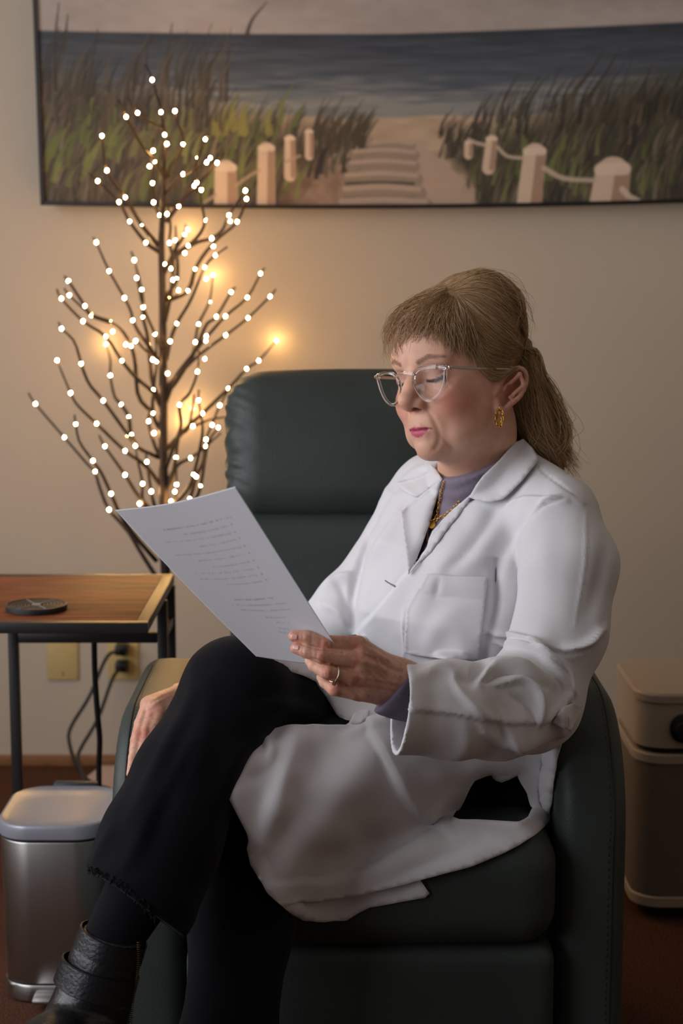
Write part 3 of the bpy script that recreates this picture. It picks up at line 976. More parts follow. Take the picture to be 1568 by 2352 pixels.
def head_wr(Q, q):
    e = np.exp(-((1 - np.abs(q[:, 0])) / 0.16) ** 2)
    return 0.0021 * e * (0.55 * np.sin(Q[:, 2] * 150 + 9 * q[:, 1] + 3 * np.sin(Q[:, 2] * 37)) + np.sin(Q[:, 2] * 235 + Q[:, 0] * 190 + Q[:, 1] * 120 + 2 * np.sin(Q[:, 2] * 61)))
cushion('headrest', (-0.186, 2.665, 0.752), (0.258, 2.80, 0.978), 0.058, 0.14, 0.75, 0.012, 0.006, head_wr)
cushion('backrest', (-0.178, 2.665, 0.36), (0.252, 2.80, 0.760), 0.04, 0.14, 0.75, 0.012)
seat_o = cushion('seat_cushion', (XL1 + 0.003, 2.105, 0.268), (XR0 - 0.003, 2.66, 0.425), 0.05, 0.0, 0, 0.012)
cushion('footrest_panel', (XL1 + 0.004, 2.12, 0.05), (XR0 - 0.004, 2.20, 0.268), 0.022, 0.0, 0, 0.008)
box('base_frame', (-0.19, 2.24, 0.0), (0.265, 2.88, 0.07), m_dark, ch, 0.005)
box('back_shell', (-0.165, 2.76, 0.09), (0.24, 2.84, 0.72), m_lea, ch, 0.02, 3)
# ------------------------------------------------------------------ the seated woman
def basis(a, ph, ro):
    a, ph, ro = map(math.radians, (a, ph, ro))
    fw = np.array([-math.sin(a) * math.cos(ph), -math.cos(a) * math.cos(ph), -math.sin(ph)])
    l0 = np.array([math.cos(a), -math.sin(a), 0])
    u0 = np.cross(fw, l0)
    return np.stack([l0 * math.cos(ro) + u0 * math.sin(ro), fw, u0 * math.cos(ro) - l0 * math.sin(ro)], 1)
HB = basis(45.0, 6.5, 8.3)
HS = 0.97
H0 = at(1042, 855, 2.32)
def to_head(P):
    return (P - H0) @ HB / HS
def head_pt(p):
    return H0 + HS * (np.asarray(p, float) @ HB.T)
def on_plane(px, py, axis, val):
    """head-local point where the sight line of a pixel meets the plane local[axis] = val"""
    r = at(px, py, 1.0) - CAM
    o = to_head(CAM[None])[0]
    d = (r @ HB) / HS
    t = (val - o[axis]) / d[axis]
    return o + d * t
def on_sdf(px, py, f, off=0.0, t0=1.5, t1=3.2):
    r = at(px, py, 1.0) - CAM
    t = np.arange(t0, t1, 0.003)
    v = f(CAM + t[:, None] * r) - off
    k = np.argmax(v < 0)
    if not (v < 0).any():
        k = np.argmin(v)
        return CAM + t[k] * r
    a, b = t[max(k - 1, 0)], t[k]
    for _ in range(9):
        m_ = (a + b) / 2
        if f((CAM + m_ * r)[None])[0] - off < 0:
            b = m_
        else:
            a = m_
    return CAM + b * r

m_skin = mk('skin', (1, 1, 1), 0.46, attr=True, sss=0.25, spec=0.35, bump=(650, 0.12, 4))
m_coat = mk('white_cotton', (0.70, 0.69, 0.715), 0.8, spec=0.2, bump=(900, 0.12, 2), sheen=0.1)
m_trou = mk('navy_black_knit', lin((13, 13, 18)), 0.9, spec=0.1, bump=(900, 0.3, 2), sheen=0.05)
m_shirt = mk('mauve_knit', (1, 1, 1), 0.8, attr=True, spec=0.2, bump=(1200, 0.15, 2))
m_hair = mk('dark_blonde_hair', (1, 1, 1), 0.42, attr=True, spec=0.45)
m_boot = mk('black_boot_leather', lin((20, 21, 25)), 0.34, spec=0.6, bump=(240, 0.35, 4))
m_gold = mk('gold', lin((214, 160, 70)), 0.25, metal=1.0)
m_silver = mk('ring_metal', lin((205, 190, 165)), 0.2, metal=1.0)

pz = at(1000, 1700, 2.4)
W = thing('person', (pz[0], pz[1], 0.42), 'woman in white lab coat and glasses, seated cross-legged, reading a sheet of paper', 'person')

# ---- landmarks of the pose
FY = math.radians(40)
TF = np.array([-math.sin(FY), -math.cos(FY), 0])
TL = np.array([math.cos(FY), -math.sin(FY), 0])
def J(l):
    return [at(*p[:3]) for p in l], [p[3] for p in l]
neck_b = at(1102, 1112, 2.375)

# ---- head
SX = np.array([[1.0, 1, 1], [-1, 1, 1]])
def sym(P):
    Q = P.copy()
    Q[:, 0] = np.abs(Q[:, 0])
    return Q
ear_px = [(1136, 903), (1150, 868), (1176, 847), (1191, 856), (1192, 882), (1180, 912), (1163, 930), (1152, 944), (1143, 938), (1139, 922)]
EX = 0.0665
EAR = np.array([on_plane(x, y, 0, EX) for x, y in ear_px])
EAR[:, 0] = EX
for i, e in enumerate([0.0, 0.004, 0.008, 0.011, 0.012, 0.010, 0.006, 0.003, 0.001, 0.0]):
    EAR[i, 0] += e
EC = EAR[1:7].mean(0)
EARS = smooth_path(EAR, 25)
EARR = np.interp(np.linspace(0, 9, 25), np.arange(10), [0.0042, 0.0036, 0.0033, 0.0033, 0.0034, 0.0034, 0.0040, 0.0052, 0.0052, 0.0042])
def groove(d, q, pts, depth, w):
    c = chain(q, pts, [0.0] * len(pts), 0.0005)
    return d + depth * np.exp(-(c / w) ** 2)
FACE_LINES = []
def head_sdf(P):
    q = sym(P)
    d = ell(q, (0, -0.014, 0.035), (0.072, 0.094, 0.082))
    d = smin(d, ell(q, (0, 0.024, 0.042), (0.060, 0.058, 0.058)), 0.02)
    d = smin(d, ell(q, (0, 0.022, -0.036), (0.056, 0.062, 0.080)), 0.025)
    d = smin(d, ell(q, (0.046, -0.004, -0.030), (0.022, 0.045, 0.050)), 0.02)         # side of the jaw
    d = smin(d, ell(q, (0.0335, 0.055, -0.034), (0.0255, 0.0265, 0.028)), 0.02)          # cheeks
    d = smin(d, ell(q, (0.037, 0.040, -0.077), (0.022, 0.031, 0.025)), 0.018)         # jowls
    d = smin(d, ell(q, (0, 0.069, -0.094), (0.024, 0.024, 0.019)), 0.014)             # chin
    d = smin(d, ell(q, (0, 0.022, -0.100), (0.036, 0.036, 0.022)), 0.020)             # under the chin
    d = smin(d, ell(q, (0, 0.070, -0.066), (0.029, 0.023, 0.026)), 0.016)             # muzzle
    d = smin(d, rcone(q, (0.010, 0.074, 0.028), (0.042, 0.062, 0.028), 0.010, 0.009), 0.014)   # brow
    d = smax(d, -ell(q, (0.030, 0.097, 0.004), (0.019, 0.018, 0.013)), 0.014)         # sockets
    lid = np.linalg.norm(q - np.array([0.032, 0.0640, 0.004]), axis=1) - 0.0140
    d = smin(d, lid, 0.005)
    d = groove(d, q, [(0.018, 0.078, 0.0125), (0.031, 0.0785, 0.0165), (0.046, 0.068, 0.012)], 0.0014, 0.0018)
    d = smin(d, chain(q, [(0.019, 0.0750, -0.0010), (0.032, 0.0785, -0.0025), (0.046, 0.0695, 0.0010)], [0.0013, 0.0018, 0.0012], 0.002), 0.0015)
    d = groove(d, q, [(0.019, 0.076, -0.0050), (0.032, 0.079, -0.0070), (0.046, 0.070, -0.0035)], 0.0010, 0.0016)
    d = groove(d, q, [(0.017, 0.077, -0.010), (0.030, 0.079, -0.0190), (0.048, 0.069, -0.0145)], 0.0012, 0.0024)
    # nose
    n = chain(q, [(0, 0.078, 0.012), (0, 0.090, -0.007), (0, 0.1045, -0.0220)], [0.0085, 0.0090, 0.0116], 0.01)
    n = smin(n, ell(q, (0.0112, 0.0895, -0.0300), (0.0078, 0.0125, 0.0084)), 0.006)
    n = smin(n, ell(q, (0.0, 0.096, -0.0335), (0.006, 0.012, 0.006)), 0.006)
    d = smin(d, n, 0.009)
    d = smax(d, -ell(q, (0.0080, 0.0965, -0.0385), (0.0050, 0.0080, 0.0056)), 0.002)
    d = groove(d, q, [(0.0180, 0.0850, -0.0220), (0.0200, 0.0860, -0.0310), (0.0180, 0.0860, -0.0380)], 0.0016, 0.0022)
    # lips
    up = chain(q, [(0.0, 0.0905, -0.0634), (0.006, 0.0903, -0.0624), (0.0215, 0.0785, -0.0644)], [0.0036, 0.0038, 0.0014], 0.003)
    lo = chain(q, [(0.0, 0.0890, -0.0707), (0.010, 0.0873, -0.0702), (0.0205, 0.0790, -0.0657)], [0.0052, 0.0048, 0.0016], 0.003)
    d = smin(d, up, 0.004)
    d = smin(d, lo, 0.004)
    d = groove(d, q, [(0.0, 0.0950, -0.0662), (0.010, 0.0935, -0.0659), (0.0235, 0.0805, -0.0648)], 0.0022, 0.0015)
    # smile folds, marionette lines, groove under the lip, philtrum, fine lines
    for pts_, dep_, w_ in FACE_LINES:
        d = groove(d, q, pts_, dep_, w_)
    d = groove(d, q, [(0.0, 0.0895, -0.0825), (0.014, 0.0855, -0.0815)], 0.0012, 0.0032)
    d = groove(d, q, [(0.0, 0.0960, -0.0500), (0.0, 0.0960, -0.0590)], 0.0009, 0.0022)
    for k in range(4):
        d = groove(d, q, [(0.004 + 0.005 * k, 0.0955 - 0.001 * k, -0.0520), (0.004 + 0.0052 * k, 0.0935 - 0.0012 * k, -0.0600)], 0.0004, 0.0011)
    for k in range(3):
        d = groove(d, q, [(0.052, 0.062, -0.002 - 0.006 * k), (0.062, 0.050, -0.001 - 0.009 * k)], 0.0004, 0.0014)
    # ear
    ea = None
    near = np.where(np.linalg.norm(q - EC, axis=1) < 0.06)[0]
    ea = np.full(len(q), 0.05)
    if len(near):
        ea[near] = chain(q[near], list(EARS), list(EARR), 0.0015)
    pl = np.abs((q[:, 0] - EX + 0.001) - 0.30 * (-(q[:, 1] - EC[1]))) - 0.0024
    ce = ell(q, EC, (0.030, 0.0165, 0.0275))
    ea = smin(ea, smax(pl, ce, 0.003), 0.004)
    ea = smin(ea, chain(q, [EAR[0] * 0.6 + EC * 0.4, EC + (0.004, -0.005, 0.012), EC + (0.005, -0.009, -0.004), EAR[7] * 0.5 + EC * 0.5], [0.0030, 0.0030, 0.0030, 0.0030], 0.003), 0.003)
    ea = smax(ea, -ell(q, EAR[0] * 0.40 + EC * 0.60 + (0.006, 0.0, -0.004), (0.008, 0.0060, 0.0095)), 0.003)
    return smin(d, ea, 0.005)
nb_l = to_head(neck_b[None])[0]
def _lines():
    f0 = lambda P: head_sdf(to_head(P)) * HS
    out = []
    for px_, dep_, w_ in (([(976, 928), (990, 953), (1003, 980), (1010, 1006), (1000, 1030)], 0.0024, 0.0030),
                          ([(1018, 1008), (1028, 1018), (1040, 1030)], 0.0013, 0.0024), ([(990, 1037), (1002, 1030), (1010, 1016)], 0.0010, 0.0022),
                          ([(980, 890), (995, 900), (1012, 897)], 0.0008, 0.0020), ([(1030, 872), (1042, 878)], 0.0006, 0.0016), ([(1030, 866), (1044, 866)], 0.0006, 0.0016)):
        pts_ = [to_head(on_sdf(x, y, f0, 0.0, 2.0, 2.5)[None])[0] for x, y in smooth_path(px_, 8)]
        out.append((pts_, dep_, w_))
    return out
FACE_LINES = _lines()
def head_neck(Pw):
    P = to_head(Pw)
    d = head_sdf(P)
    nk = chain(P, [(0, -0.030, -0.030), (0, -0.024, -0.085), nb_l], [0.052, 0.053, 0.058], 0.02)
    nk = smin(nk, rcone(P, (0, 0.006, -0.098), nb_l + (0, 0.024, 0.0), 0.030, 0.040), 0.02)
    d = smin(d, nk, 0.014)
    return d * HS

def skin_color(V, part):
    C = np.tile(lin((212, 164, 140)), (len(V), 1))
    n = noise2(V[:, 0] * 130 + V[:, 1] * 60 + 50, V[:, 2] * 130 + 50, 3)[:, None]
    C = C * (0.93 + 0.14 * n)
    def mix(mask, col):
        nonlocal C
        m = np.clip(mask, 0, 1)[:, None]
        C = C * (1 - m) + lin(col) * m
    if part == 'head':
        q = sym(to_head(V))
        g = lambda c, r: np.exp(-(((q - np.array(c)) / np.array(r)) ** 2).sum(1))
        mix(0.50 * g((0.050, 0.062, -0.036), (0.026, 0.04, 0.024)), (206, 104, 92))
        mix(0.30 * g((0.0, 0.105, -0.034), (0.014, 0.03, 0.012)), (206, 120, 104))
        mix(0.45 * g((0.080, -0.02, -0.02), (0.02, 0.03, 0.05)), (204, 112, 92))
        mix(0.55 * g((0.032, 0.076, 0.011), (0.016, 0.02, 0.009)), (150, 100, 92))
        mix(0.35 * g((0.0, 0.088, -0.100), (0.03, 0.03, 0.02)), (214, 162, 140))
        xs_l = np.clip(q[:, 0] / 0.0215, 0, 1)
        zs = -0.0662 + 0.0012 * xs_l ** 2
        zt = zs + np.interp(q[:, 0], [0, 0.003, 0.007, 0.0215], [0.0044, 0.0056, 0.0054, 0.0])
        zb = zs - 0.0088 * np.clip(1 - (q[:, 0] / 0.0185) ** 2, 0, 1) - 0.0006
        fr_m = (q[:, 1] > 0.055) & (q[:, 0] < 0.0214)
        mu = np.clip(np.minimum(zt - q[:, 2], q[:, 2] - zs) / 0.0010 + 0.5, 0, 1) * fr_m
        ml_ = np.clip(np.minimum(zs - q[:, 2], q[:, 2] - zb) / 0.0010 + 0.5, 0, 1) * fr_m
        mix(mu * 0.95, (168, 54, 86))
        mix(ml_ * 0.92, (186, 74, 102))
        sl = np.abs(q[:, 2] - zs) - 0.0004
        mix(np.clip(1 - sl / 0.0012, 0, 1) * 0.75 * fr_m * (q[:, 0] < 0.0225), (92, 30, 44))
        qf = q * np.array([1.0, 0, 1.0])
        br = np.where(q[:, 1] > 0.03, chain(qf, [(0.017, 0, 0.0255), (0.032, 0, 0.0310), (0.051, 0, 0.0275)], [0.0030, 0.0029, 0.0014], 0.002), 0.05)
        st = 0.75 + 0.25 * noise2(q[:, 0] * 1500 + 40, q[:, 2] * 500 + q[:, 0] * 700, 5)
        mix(np.clip(-br / 0.002 + 0.5, 0, 0.8) * st, (100, 62, 48))
        ls = chain(q, [(0.0185, 0.0758, -0.0015), (0.032, 0.0800, -0.0032), (0.0475, 0.0690, 0.0012)], [0.0018, 0.0026, 0.0022], 0.002)
        mix(np.clip(-ls / 0.0010 + 0.9, 0, 0.92), (44, 30, 30))
        nb = ell(q, (0.0080, 0.0965, -0.0385), (0.0052, 0.0082, 0.0058))
        mix(np.clip(-nb / 0.001 + 0.6, 0, 0.85), (72, 34, 30))
    else:
        pq = proj(V)
        for kx, ky in ((742, 1477), (736, 1506), (752, 1544), (768, 1582), (820, 1480), (818, 1518), (815, 1560), (672, 1462), (676, 1488), (319, 1688), (334, 1682), (350, 1632)):
            mix(0.5 * np.exp(-((pq - (kx, ky)) ** 2).sum(1) / 260.0), (206, 116, 102))
        for vp in ([(832, 1500), (862, 1512), (872, 1545), (900, 1572)], [(840, 1535), (866, 1560), (912, 1570)], [(826, 1575), (866, 1578), (915, 1590)], [(860, 1505), (890, 1530), (922, 1540)]):
            dv_, _, _ = seg_dist(pq, smooth_path(vp, 16))
            mix(0.42 * np.exp(-(dv_ / 3.6) ** 2) * (V[:, 1] < 2.1), (134, 96, 88))
        k = noise2(V[:, 0] * 300 + 9, V[:, 2] * 300 + V[:, 1] * 200, 8)
        mix(0.30 * np.clip(k - 0.45, 0, 1) * 2, (188, 108, 92))
        k2 = noise2(V[:, 0] * 420 + 3, V[:, 2] * 420 + V[:, 1] * 300, 11)
        mix(0.45 * np.clip(k2 - 0.78, 0, 1) * 5, (138, 86, 68))
    return C

hv, hf = sdf_vf(head_neck, H0 - 0.17, H0 + 0.155, 0.0021, 2)
hv_bvh = BVHTree.FromPolygons(hv.tolist(), hf.tolist())

# ---- left hand (holds the paper)
LH = {
    'index': [(905, 1545, 1.992, .0155), (822, 1482, 1.958, .0112), (745, 1477, 1.934, .0092), (703, 1464, 1.931, .0080), (675, 1461, 1.932, .0068)],
    'middle': [(905, 1560, 1.990, .0155), (822, 1518, 1.944, .0115), (737, 1506, 1.920, .0090), (703, 1496, 1.922, .0077), (679, 1489, 1.926, .0064)],
    'ring': [(905, 1578, 1.990, .0155), (822, 1557, 1.942, .0112), (752, 1544, 1.918, .0088), (722, 1528, 1.930, .0076), (712, 1518, 1.945, .0064)],
    'pinky': [(905, 1595, 1.992, .0150), (826, 1590, 1.948, .0106), (768, 1582, 1.930, .0082), (746, 1566, 1.940, .0070), (738, 1556, 1.952, .0060)],
    'thumb': [(910, 1560, 2.000, .0150), (840, 1505, 1.990, .0130), (775, 1482, 1.968, .0105), (725, 1470, 1.957, .0085)],
}
def hand_sdf(H, wrist, kf):
    parts = [J(v) for v in H.values()]
    wj, wr = J(wrist)
    def f(P):
        d = chain(P, wj, wr, 0.01)
        pal = None
        for pts, r in parts:
            e = rcone(P, pts[0], pts[1], r[0], r[1])
            pal = e if pal is None else smin(pal, e, 0.014)
        d = smin(d, pal, 0.014)
        for pts, r in parts:
            fd = chain(P, pts[1:], r[1:], 0.002)
            d = smin(d, fd, kf)
        return d
    return f
lh = hand_sdf(LH, [(1010, 1585, 2.03, .027), (925, 1570, 1.996, .026), (890, 1565, 1.985, .024)], 0.0018)
lv, lf = sdf_vf(lh, at(650, 1640, 1.88) - 0.02, at(1010, 1430, 2.05) + 0.02, 0.0018, 2)
hand_strokes = [
    ([(815, 1478), (860, 1500), (915, 1535)], 6, 6, 0.0014), ([(815, 1515), (860, 1528), (915, 1555)], 6, 6, 0.0016), ([(815, 1552), (860, 1560), (915, 1575)], 6, 6, 0.0014),
    ([(832, 1500), (862, 1512), (872, 1545), (900, 1572)], 3.5, 3.5, 0.0011), ([(840, 1535), (866, 1560), (912, 1570)], 3.5, 3.5, 0.0011),
    ([(815, 1535), (835, 1540)], 8, 8, 0.0012), ([(800, 1560), (812, 1572)], 9, 9, 0.0015), ([(805, 1600), (822, 1606)], 9, 9, 0.0012)]
for cx, cy in ((742, 1477), (736, 1506), (752, 1544), (704, 1464), (704, 1496)):
    for dx in (-9, -4, 1, 6, 11):
        hand_strokes.append(([(cx + dx + 2, cy - 13), (cx + dx, cy), (cx + dx + 2, cy + 12)], 1.8, 1.8, -0.0006))
    hand_strokes.append(([(cx - 8, cy), (cx + 9, cy)], 10, 10, 0.0009))
hand_strokes += [([(690, 1479), (740, 1491), (790, 1500)], 2.2, 2.2, -0.0016), ([(715, 1512), (760, 1526), (800, 1538)], 2.2, 2.2, -0.0016), ([(735, 1558), (770, 1566), (805, 1576)], 2.2, 2.2, -0.0014)]
lv = folds(lv, lf, [(p_, a_, b_, h_ * 1.5) for p_, a_, b_, h_ in hand_strokes])

# ---- right hand (on the armrest)
f_arm = arm_sdf(XL0, XL1, 0.548)
def arm_j(x, y, r, extra=0.0):
    p = on_sdf(x, y, f_arm, r + extra)
    q = proj(p)
    return (x, y, p[1], r)
RX, RY, RR = 9, 16, 0.92
def arm_k(x, y, r, extra=0.0):
    return arm_j(x + RX, y + RY, r * RR, extra)
RH = {
    'index': [(412, 1612, 2.40, .0135), arm_k(356, 1622, .0112, .008), arm_k(341, 1660, .0092, .005), arm_k(335, 1705, .0080), arm_k(333, 1740, .0068)],
    'middle': [(412, 1608, 2.40, .0140), arm_k(345, 1614, .0115, .009), arm_k(325, 1666, .0094, .005), arm_k(316, 1716, .0082), arm_k(312, 1748, .0068)],
    'ring': [(414, 1603, 2.41, .0140), arm_k(335, 1608, .0112, .008), arm_k(309, 1670, .0090, .004), arm_k(298, 1724, .0078), arm_k(291, 1762, .0064)],
    'pinky': [(416, 1600, 2.42, .0130), arm_k(331, 1602, .0100, .004), arm_k(311, 1646, .0078, .001), arm_k(301, 1684, .0068), arm_k(296, 1708, .0058)],
    'thumb': [(412, 1616, 2.40, .0135), (396, 1640, 2.345, .0120), (384, 1672, 2.31, .0100), (374, 1700, 2.29, .0085)],
}
rh = hand_sdf(RH, [(500, 1636, 2.44, .026), (440, 1618, 2.42, .024), (416, 1608, 2.41, .021)], 0.0014)
rv, rf = sdf_vf(rh, at(290, 1800, 2.15) - 0.03, at(480, 1500, 2.48) + 0.03, 0.0022, 2)
rhs = []
for cx, cy in ((319, 1688), (334, 1682), (308, 1740), (326, 1732), (350, 1676)):
    for dy in (-9, -4, 1, 6, 11):
        rhs.append(([(cx - 11, cy + dy - 2), (cx, cy + dy), (cx + 11, cy + dy + 2)], 1.8, 1.8, -0.0007))
rhs += [([(345, 1612), (370, 1598), (392, 1588)], 5, 5, 0.0014), ([(340, 1628), (365, 1612), (388, 1600)], 4, 4, 0.0012), ([(332, 1612), (326, 1640), (318, 1665)], 5, 5, 0.0008)]
rv = folds(rv, rf, [(p_, a_, b_, h_ * 1.5) for p_, a_, b_, h_ in rhs])

# ---- coarse body under the clothes, joined with head and hands into one mesh
torso_st = [(at(1060, 1780, 2.42), .185, .140, .13), (at(1070, 1600, 2.42), .165, .140, .120), (at(1085, 1390, 2.39), .163, .150, .115),
            (at(1095, 1240, 2.37), .162, .118, .105), (at(1110, 1145, 2.375), .145, .078, .085), (at(1108, 1090, 2.375), .078, .064, .068)]
tz = np.array([s[0][2] for s in torso_st])
tc = np.array([s[0] for s in torso_st])
ta = np.array([s[1:] for s in torso_st])
def torso(P, sh=0.0):
    z = np.clip(P[:, 2], tz[0], tz[-1])
    cx, cy = np.interp(z, tz, tc[:, 0]), np.interp(z, tz, tc[:, 1])
    a = np.interp(z, tz, ta[:, 0]) - sh
    dx, dy = P[:, 0] - cx, P[:, 1] - cy
    l = dx * TL[0] + dy * TL[1]
    fw = dx * TF[0] + dy * TF[1]
    b = np.where(fw > 0, np.interp(z, tz, ta[:, 1]), np.interp(z, tz, ta[:, 2])) - sh
    k = ((np.abs(l) / a) ** 2.3 + (np.abs(fw) / b) ** 2.3) ** (1 / 2.3)
    d = (k - 1) * np.minimum(a, b) * 0.9
    dz = np.maximum(tz[0] - P[:, 2], P[:, 2] - tz[-1])
    return smax(d, dz, 0.03)
SL_L = J([(1282, 1200, 2.235, .052), (1308, 1300, 2.20, .059), (1288, 1450, 2.17, .056), (1218, 1612, 2.13, .060)])
SL_LF = J([(1218, 1612, 2.13, .060), (1150, 1628, 2.07, .060), (1030, 1629, 2.02, .057), (880, 1629, 1.965, .055)])
SL_R = J([(990, 1135, 2.49, .052), (934, 1230, 2.49, .054), (806, 1398, 2.47, .051), (640, 1545, 2.45, .042), (470, 1612, 2.43, .035)])
def inner_body(P):
    d = torso(P, 0.03)
    for pts, r in (SL_L, SL_LF, SL_R):
        d = smin(d, chain(P, pts[:4] if pts is not SL_LF[0] else pts[:3], [0.034] * 4 if pts is not SL_LF[0] else [0.034, .03, .026], 0.02), 0.03)
    return d
LEG_R = J([(905, 1600, 2.46, .100), (720, 1608, 2.27, .080), (545, 1588, 2.095, .066)])
SHIN_R = J([(540, 1590, 2.09, .066), (430, 1790, 1.985, .061), (370, 1930, 1.93, .066), (318, 2060, 1.885, .071)])
LEG_L = J([(1150, 1648, 2.37, .098), (860, 1765, 2.19, .088), (600, 1852, 2.045, .070)])
SHIN_L = J([(600, 1855, 2.045, .068), (555, 2120, 2.02, .060), (520, 2420, 1.99, .058), (510, 2560, 1.98, .058)])
iv, if_ = sdf_vf(inner_body, np.array([-0.3, 1.9, 0.4]), np.array([0.45, 2.65, 1.05]), 0.012, 1)
BV, BF, BC = [], [], []
off = 0
for v, f_, p in ((hv, hf, 'head'), (lv, lf, 'hand'), (rv, rf, 'hand'), (iv, if_, 'hand')):
    BV.append(v)
    BF.append(f_ + off)
    BC.append(skin_color(v, p))
    off += len(v)
me = mesh_np('body', np.vstack(BV), np.vstack(BF))
vcol(me, np.vstack(BC))
body = link('body', me, m_skin, W)

def nails(hand, lst):
    m_nail = mk('nail', lin((226, 180, 168)), 0.25)
    for (x, y, a, w, l) in lst:
        pts = []
        cs, sn = math.cos(math.radians(a)), math.sin(math.radians(a))
        V, F = [], []
        n, k = 7, 7
        for i in range(n):
            for j in range(k):
                s, t = (i / (n - 1) * 2 - 1), (j / (k - 1) * 2 - 1)
                t2 = t * math.sqrt(max(0.05, 1 - 0.6 * s * s))
                p = (x + cs * l * s - sn * w * t2, y + sn * l * s + cs * w * t2)
                h = on_sdf(p[0], p[1], hand, 0.0009, 1.8, 2.45)
                V.append(h)
        for i in range(n - 1):
            for j in range(k - 1):
                F.append((i * k + j, i * k + j + 1, (i + 1) * k + j + 1, (i + 1) * k + j))
        V = np.array(V)
        Yr = V[:, 1].copy()
        V = np.array([at(*proj(v), np.clip(v[1], np.median(Yr) - .004, np.median(Yr) + .004)) for v in V])
        o = pydata('fingernail', V, F, m_nail, body)
        sm_ = o.modifiers.new('thick', 'SOLIDIFY')
        sm_.thickness = 0.0008
nails(lh, [(675, 1463, 8, 6.5, 8), (679, 1487, 10, 5.5, 7)])

# ---- shirt (mauve turtleneck with dark vest) and coat
def shirt_sdf(P):
    d = torso(P, 0.012)
    l = to_head(P)
    nk = rcone(l, (0, -0.022, -0.098), nb_l + (0, 0.002, -0.01), 0.0605, 0.066) * HS
    nk = smin(nk, rcone(l, (0, 0.002, -0.118), nb_l + (0, 0.024, 0.0), 0.042, 0.049) * HS, 0.02)
    top = (l @ np.array([0, 0.30, 1.0]) / 1.044 + 0.130) * HS
    nk = smax(nk, top, 0.004)
    return smin(d, nk, 0.012)
sv, sf = sdf_vf(shirt_sdf, np.array([-0.1, 2.1, 0.6]), np.array([0.45, 2.6, 1.12]), 0.005, 2)
sv = folds(sv, sf, [([(1020, 1118), (1050, 1126), (1100, 1100)], 4, 4, -0.0018), ([(1012, 1130), (1045, 1140), (1098, 1112)], 4, 4, 0.0015), ([(1010, 1165), (1040, 1150)], 6, 6, 0.001)])
sq = proj(sv)
dark = poly_sd(sq, np.array([(1003, 1140), (1004, 1180), (990, 1225), (975, 1262), (930, 1335), (890, 1330), (980, 1140)])) < 0
me = mesh_np('turtleneck', sv, sf)
cc_ = np.tile(lin((132, 122, 136)), (len(sv), 1))
cc_[dark] = lin((34, 34, 42))
vcol(me, cc_)
link('turtleneck', me, m_shirt, W)
m_mauve = mk('mauve_cuff', lin((104, 94, 110)), 0.8, spec=0.2, bump=(1200, 0.15, 2))

VO = np.array([(1016, 1060), (1017, 1100), (995, 1169), (973, 1244), (939, 1318), (978, 1262), (992, 1224), (1055, 1162), (1080, 1133), (1112, 1088), (1185, 1020), (1100, 1000)])
cuff_a, cuff_b = at(934, 1515, 1.985), at(903, 1745, 1.965)
cuff_n = np.cross(cuff_b - cuff_a, np.array([-0.10, 1.0, 0.02]))
cuff_n /= np.linalg.norm(cuff_n)
if cuff_n[0] > 0:
    cuff_n = -cuff_n                              # points to the hand
def flat_chain(P, pts, rad, k):
    return chain(P, pts, rad, k)
z_arm = at(1250, 1215, 2.22)[2]
def coat_sdf(P):
    d = torso(P)
    d = smin(d, rcone(P, at(1185, 1098, 2.35), at(1285, 1182, 2.25), 0.046, 0.050), 0.03)
    d = smin(d, rcone(P, at(1035, 1100, 2.43), at(985, 1135, 2.48), 0.042, 0.050), 0.03)
    d = smin(d, chain(P, *SL_R, 0.02), np.interp(P[:, 2], [z_arm - 0.06, z_arm], [0.008, 0.035]))
    q = proj(P)
    vo = poly_sd(q, VO) / 1700.0
    d = smax(d, np.where(P[:, 1] < 2.46, -vo, -0.05), 0.004)
    la = chain(P, *SL_L, 0.03)
    lo_, lr_ = SL_LF
    lb = chain(P, lo_, lr_, 0.02)
    lb = smax(lb, (P - cuff_a) @ cuff_n, 0.002)
    ins = chain(P, lo_[2:], [r - 0.007 for r in lr_[2:]], 0.02)
    lb = smax(lb, -ins, 0.002)
    sl = smin(la, lb, 0.03)
    d = smin(d, sl, np.interp(P[:, 2], [z_arm - 0.06, z_arm], [0.006, 0.024]))
    neck = rcone(to_head(P), (0, -0.02, -0.06), nb_l + (0, 0.004, -0.02), 0.064, 0.070) * HS
    return smax(d, -neck, 0.006)
cv, cf = sdf_vf(coat_sdf, np.array([-0.27, 1.88, 0.40]), np.array([0.47, 2.66, 1.06]), 0.0032, 2)
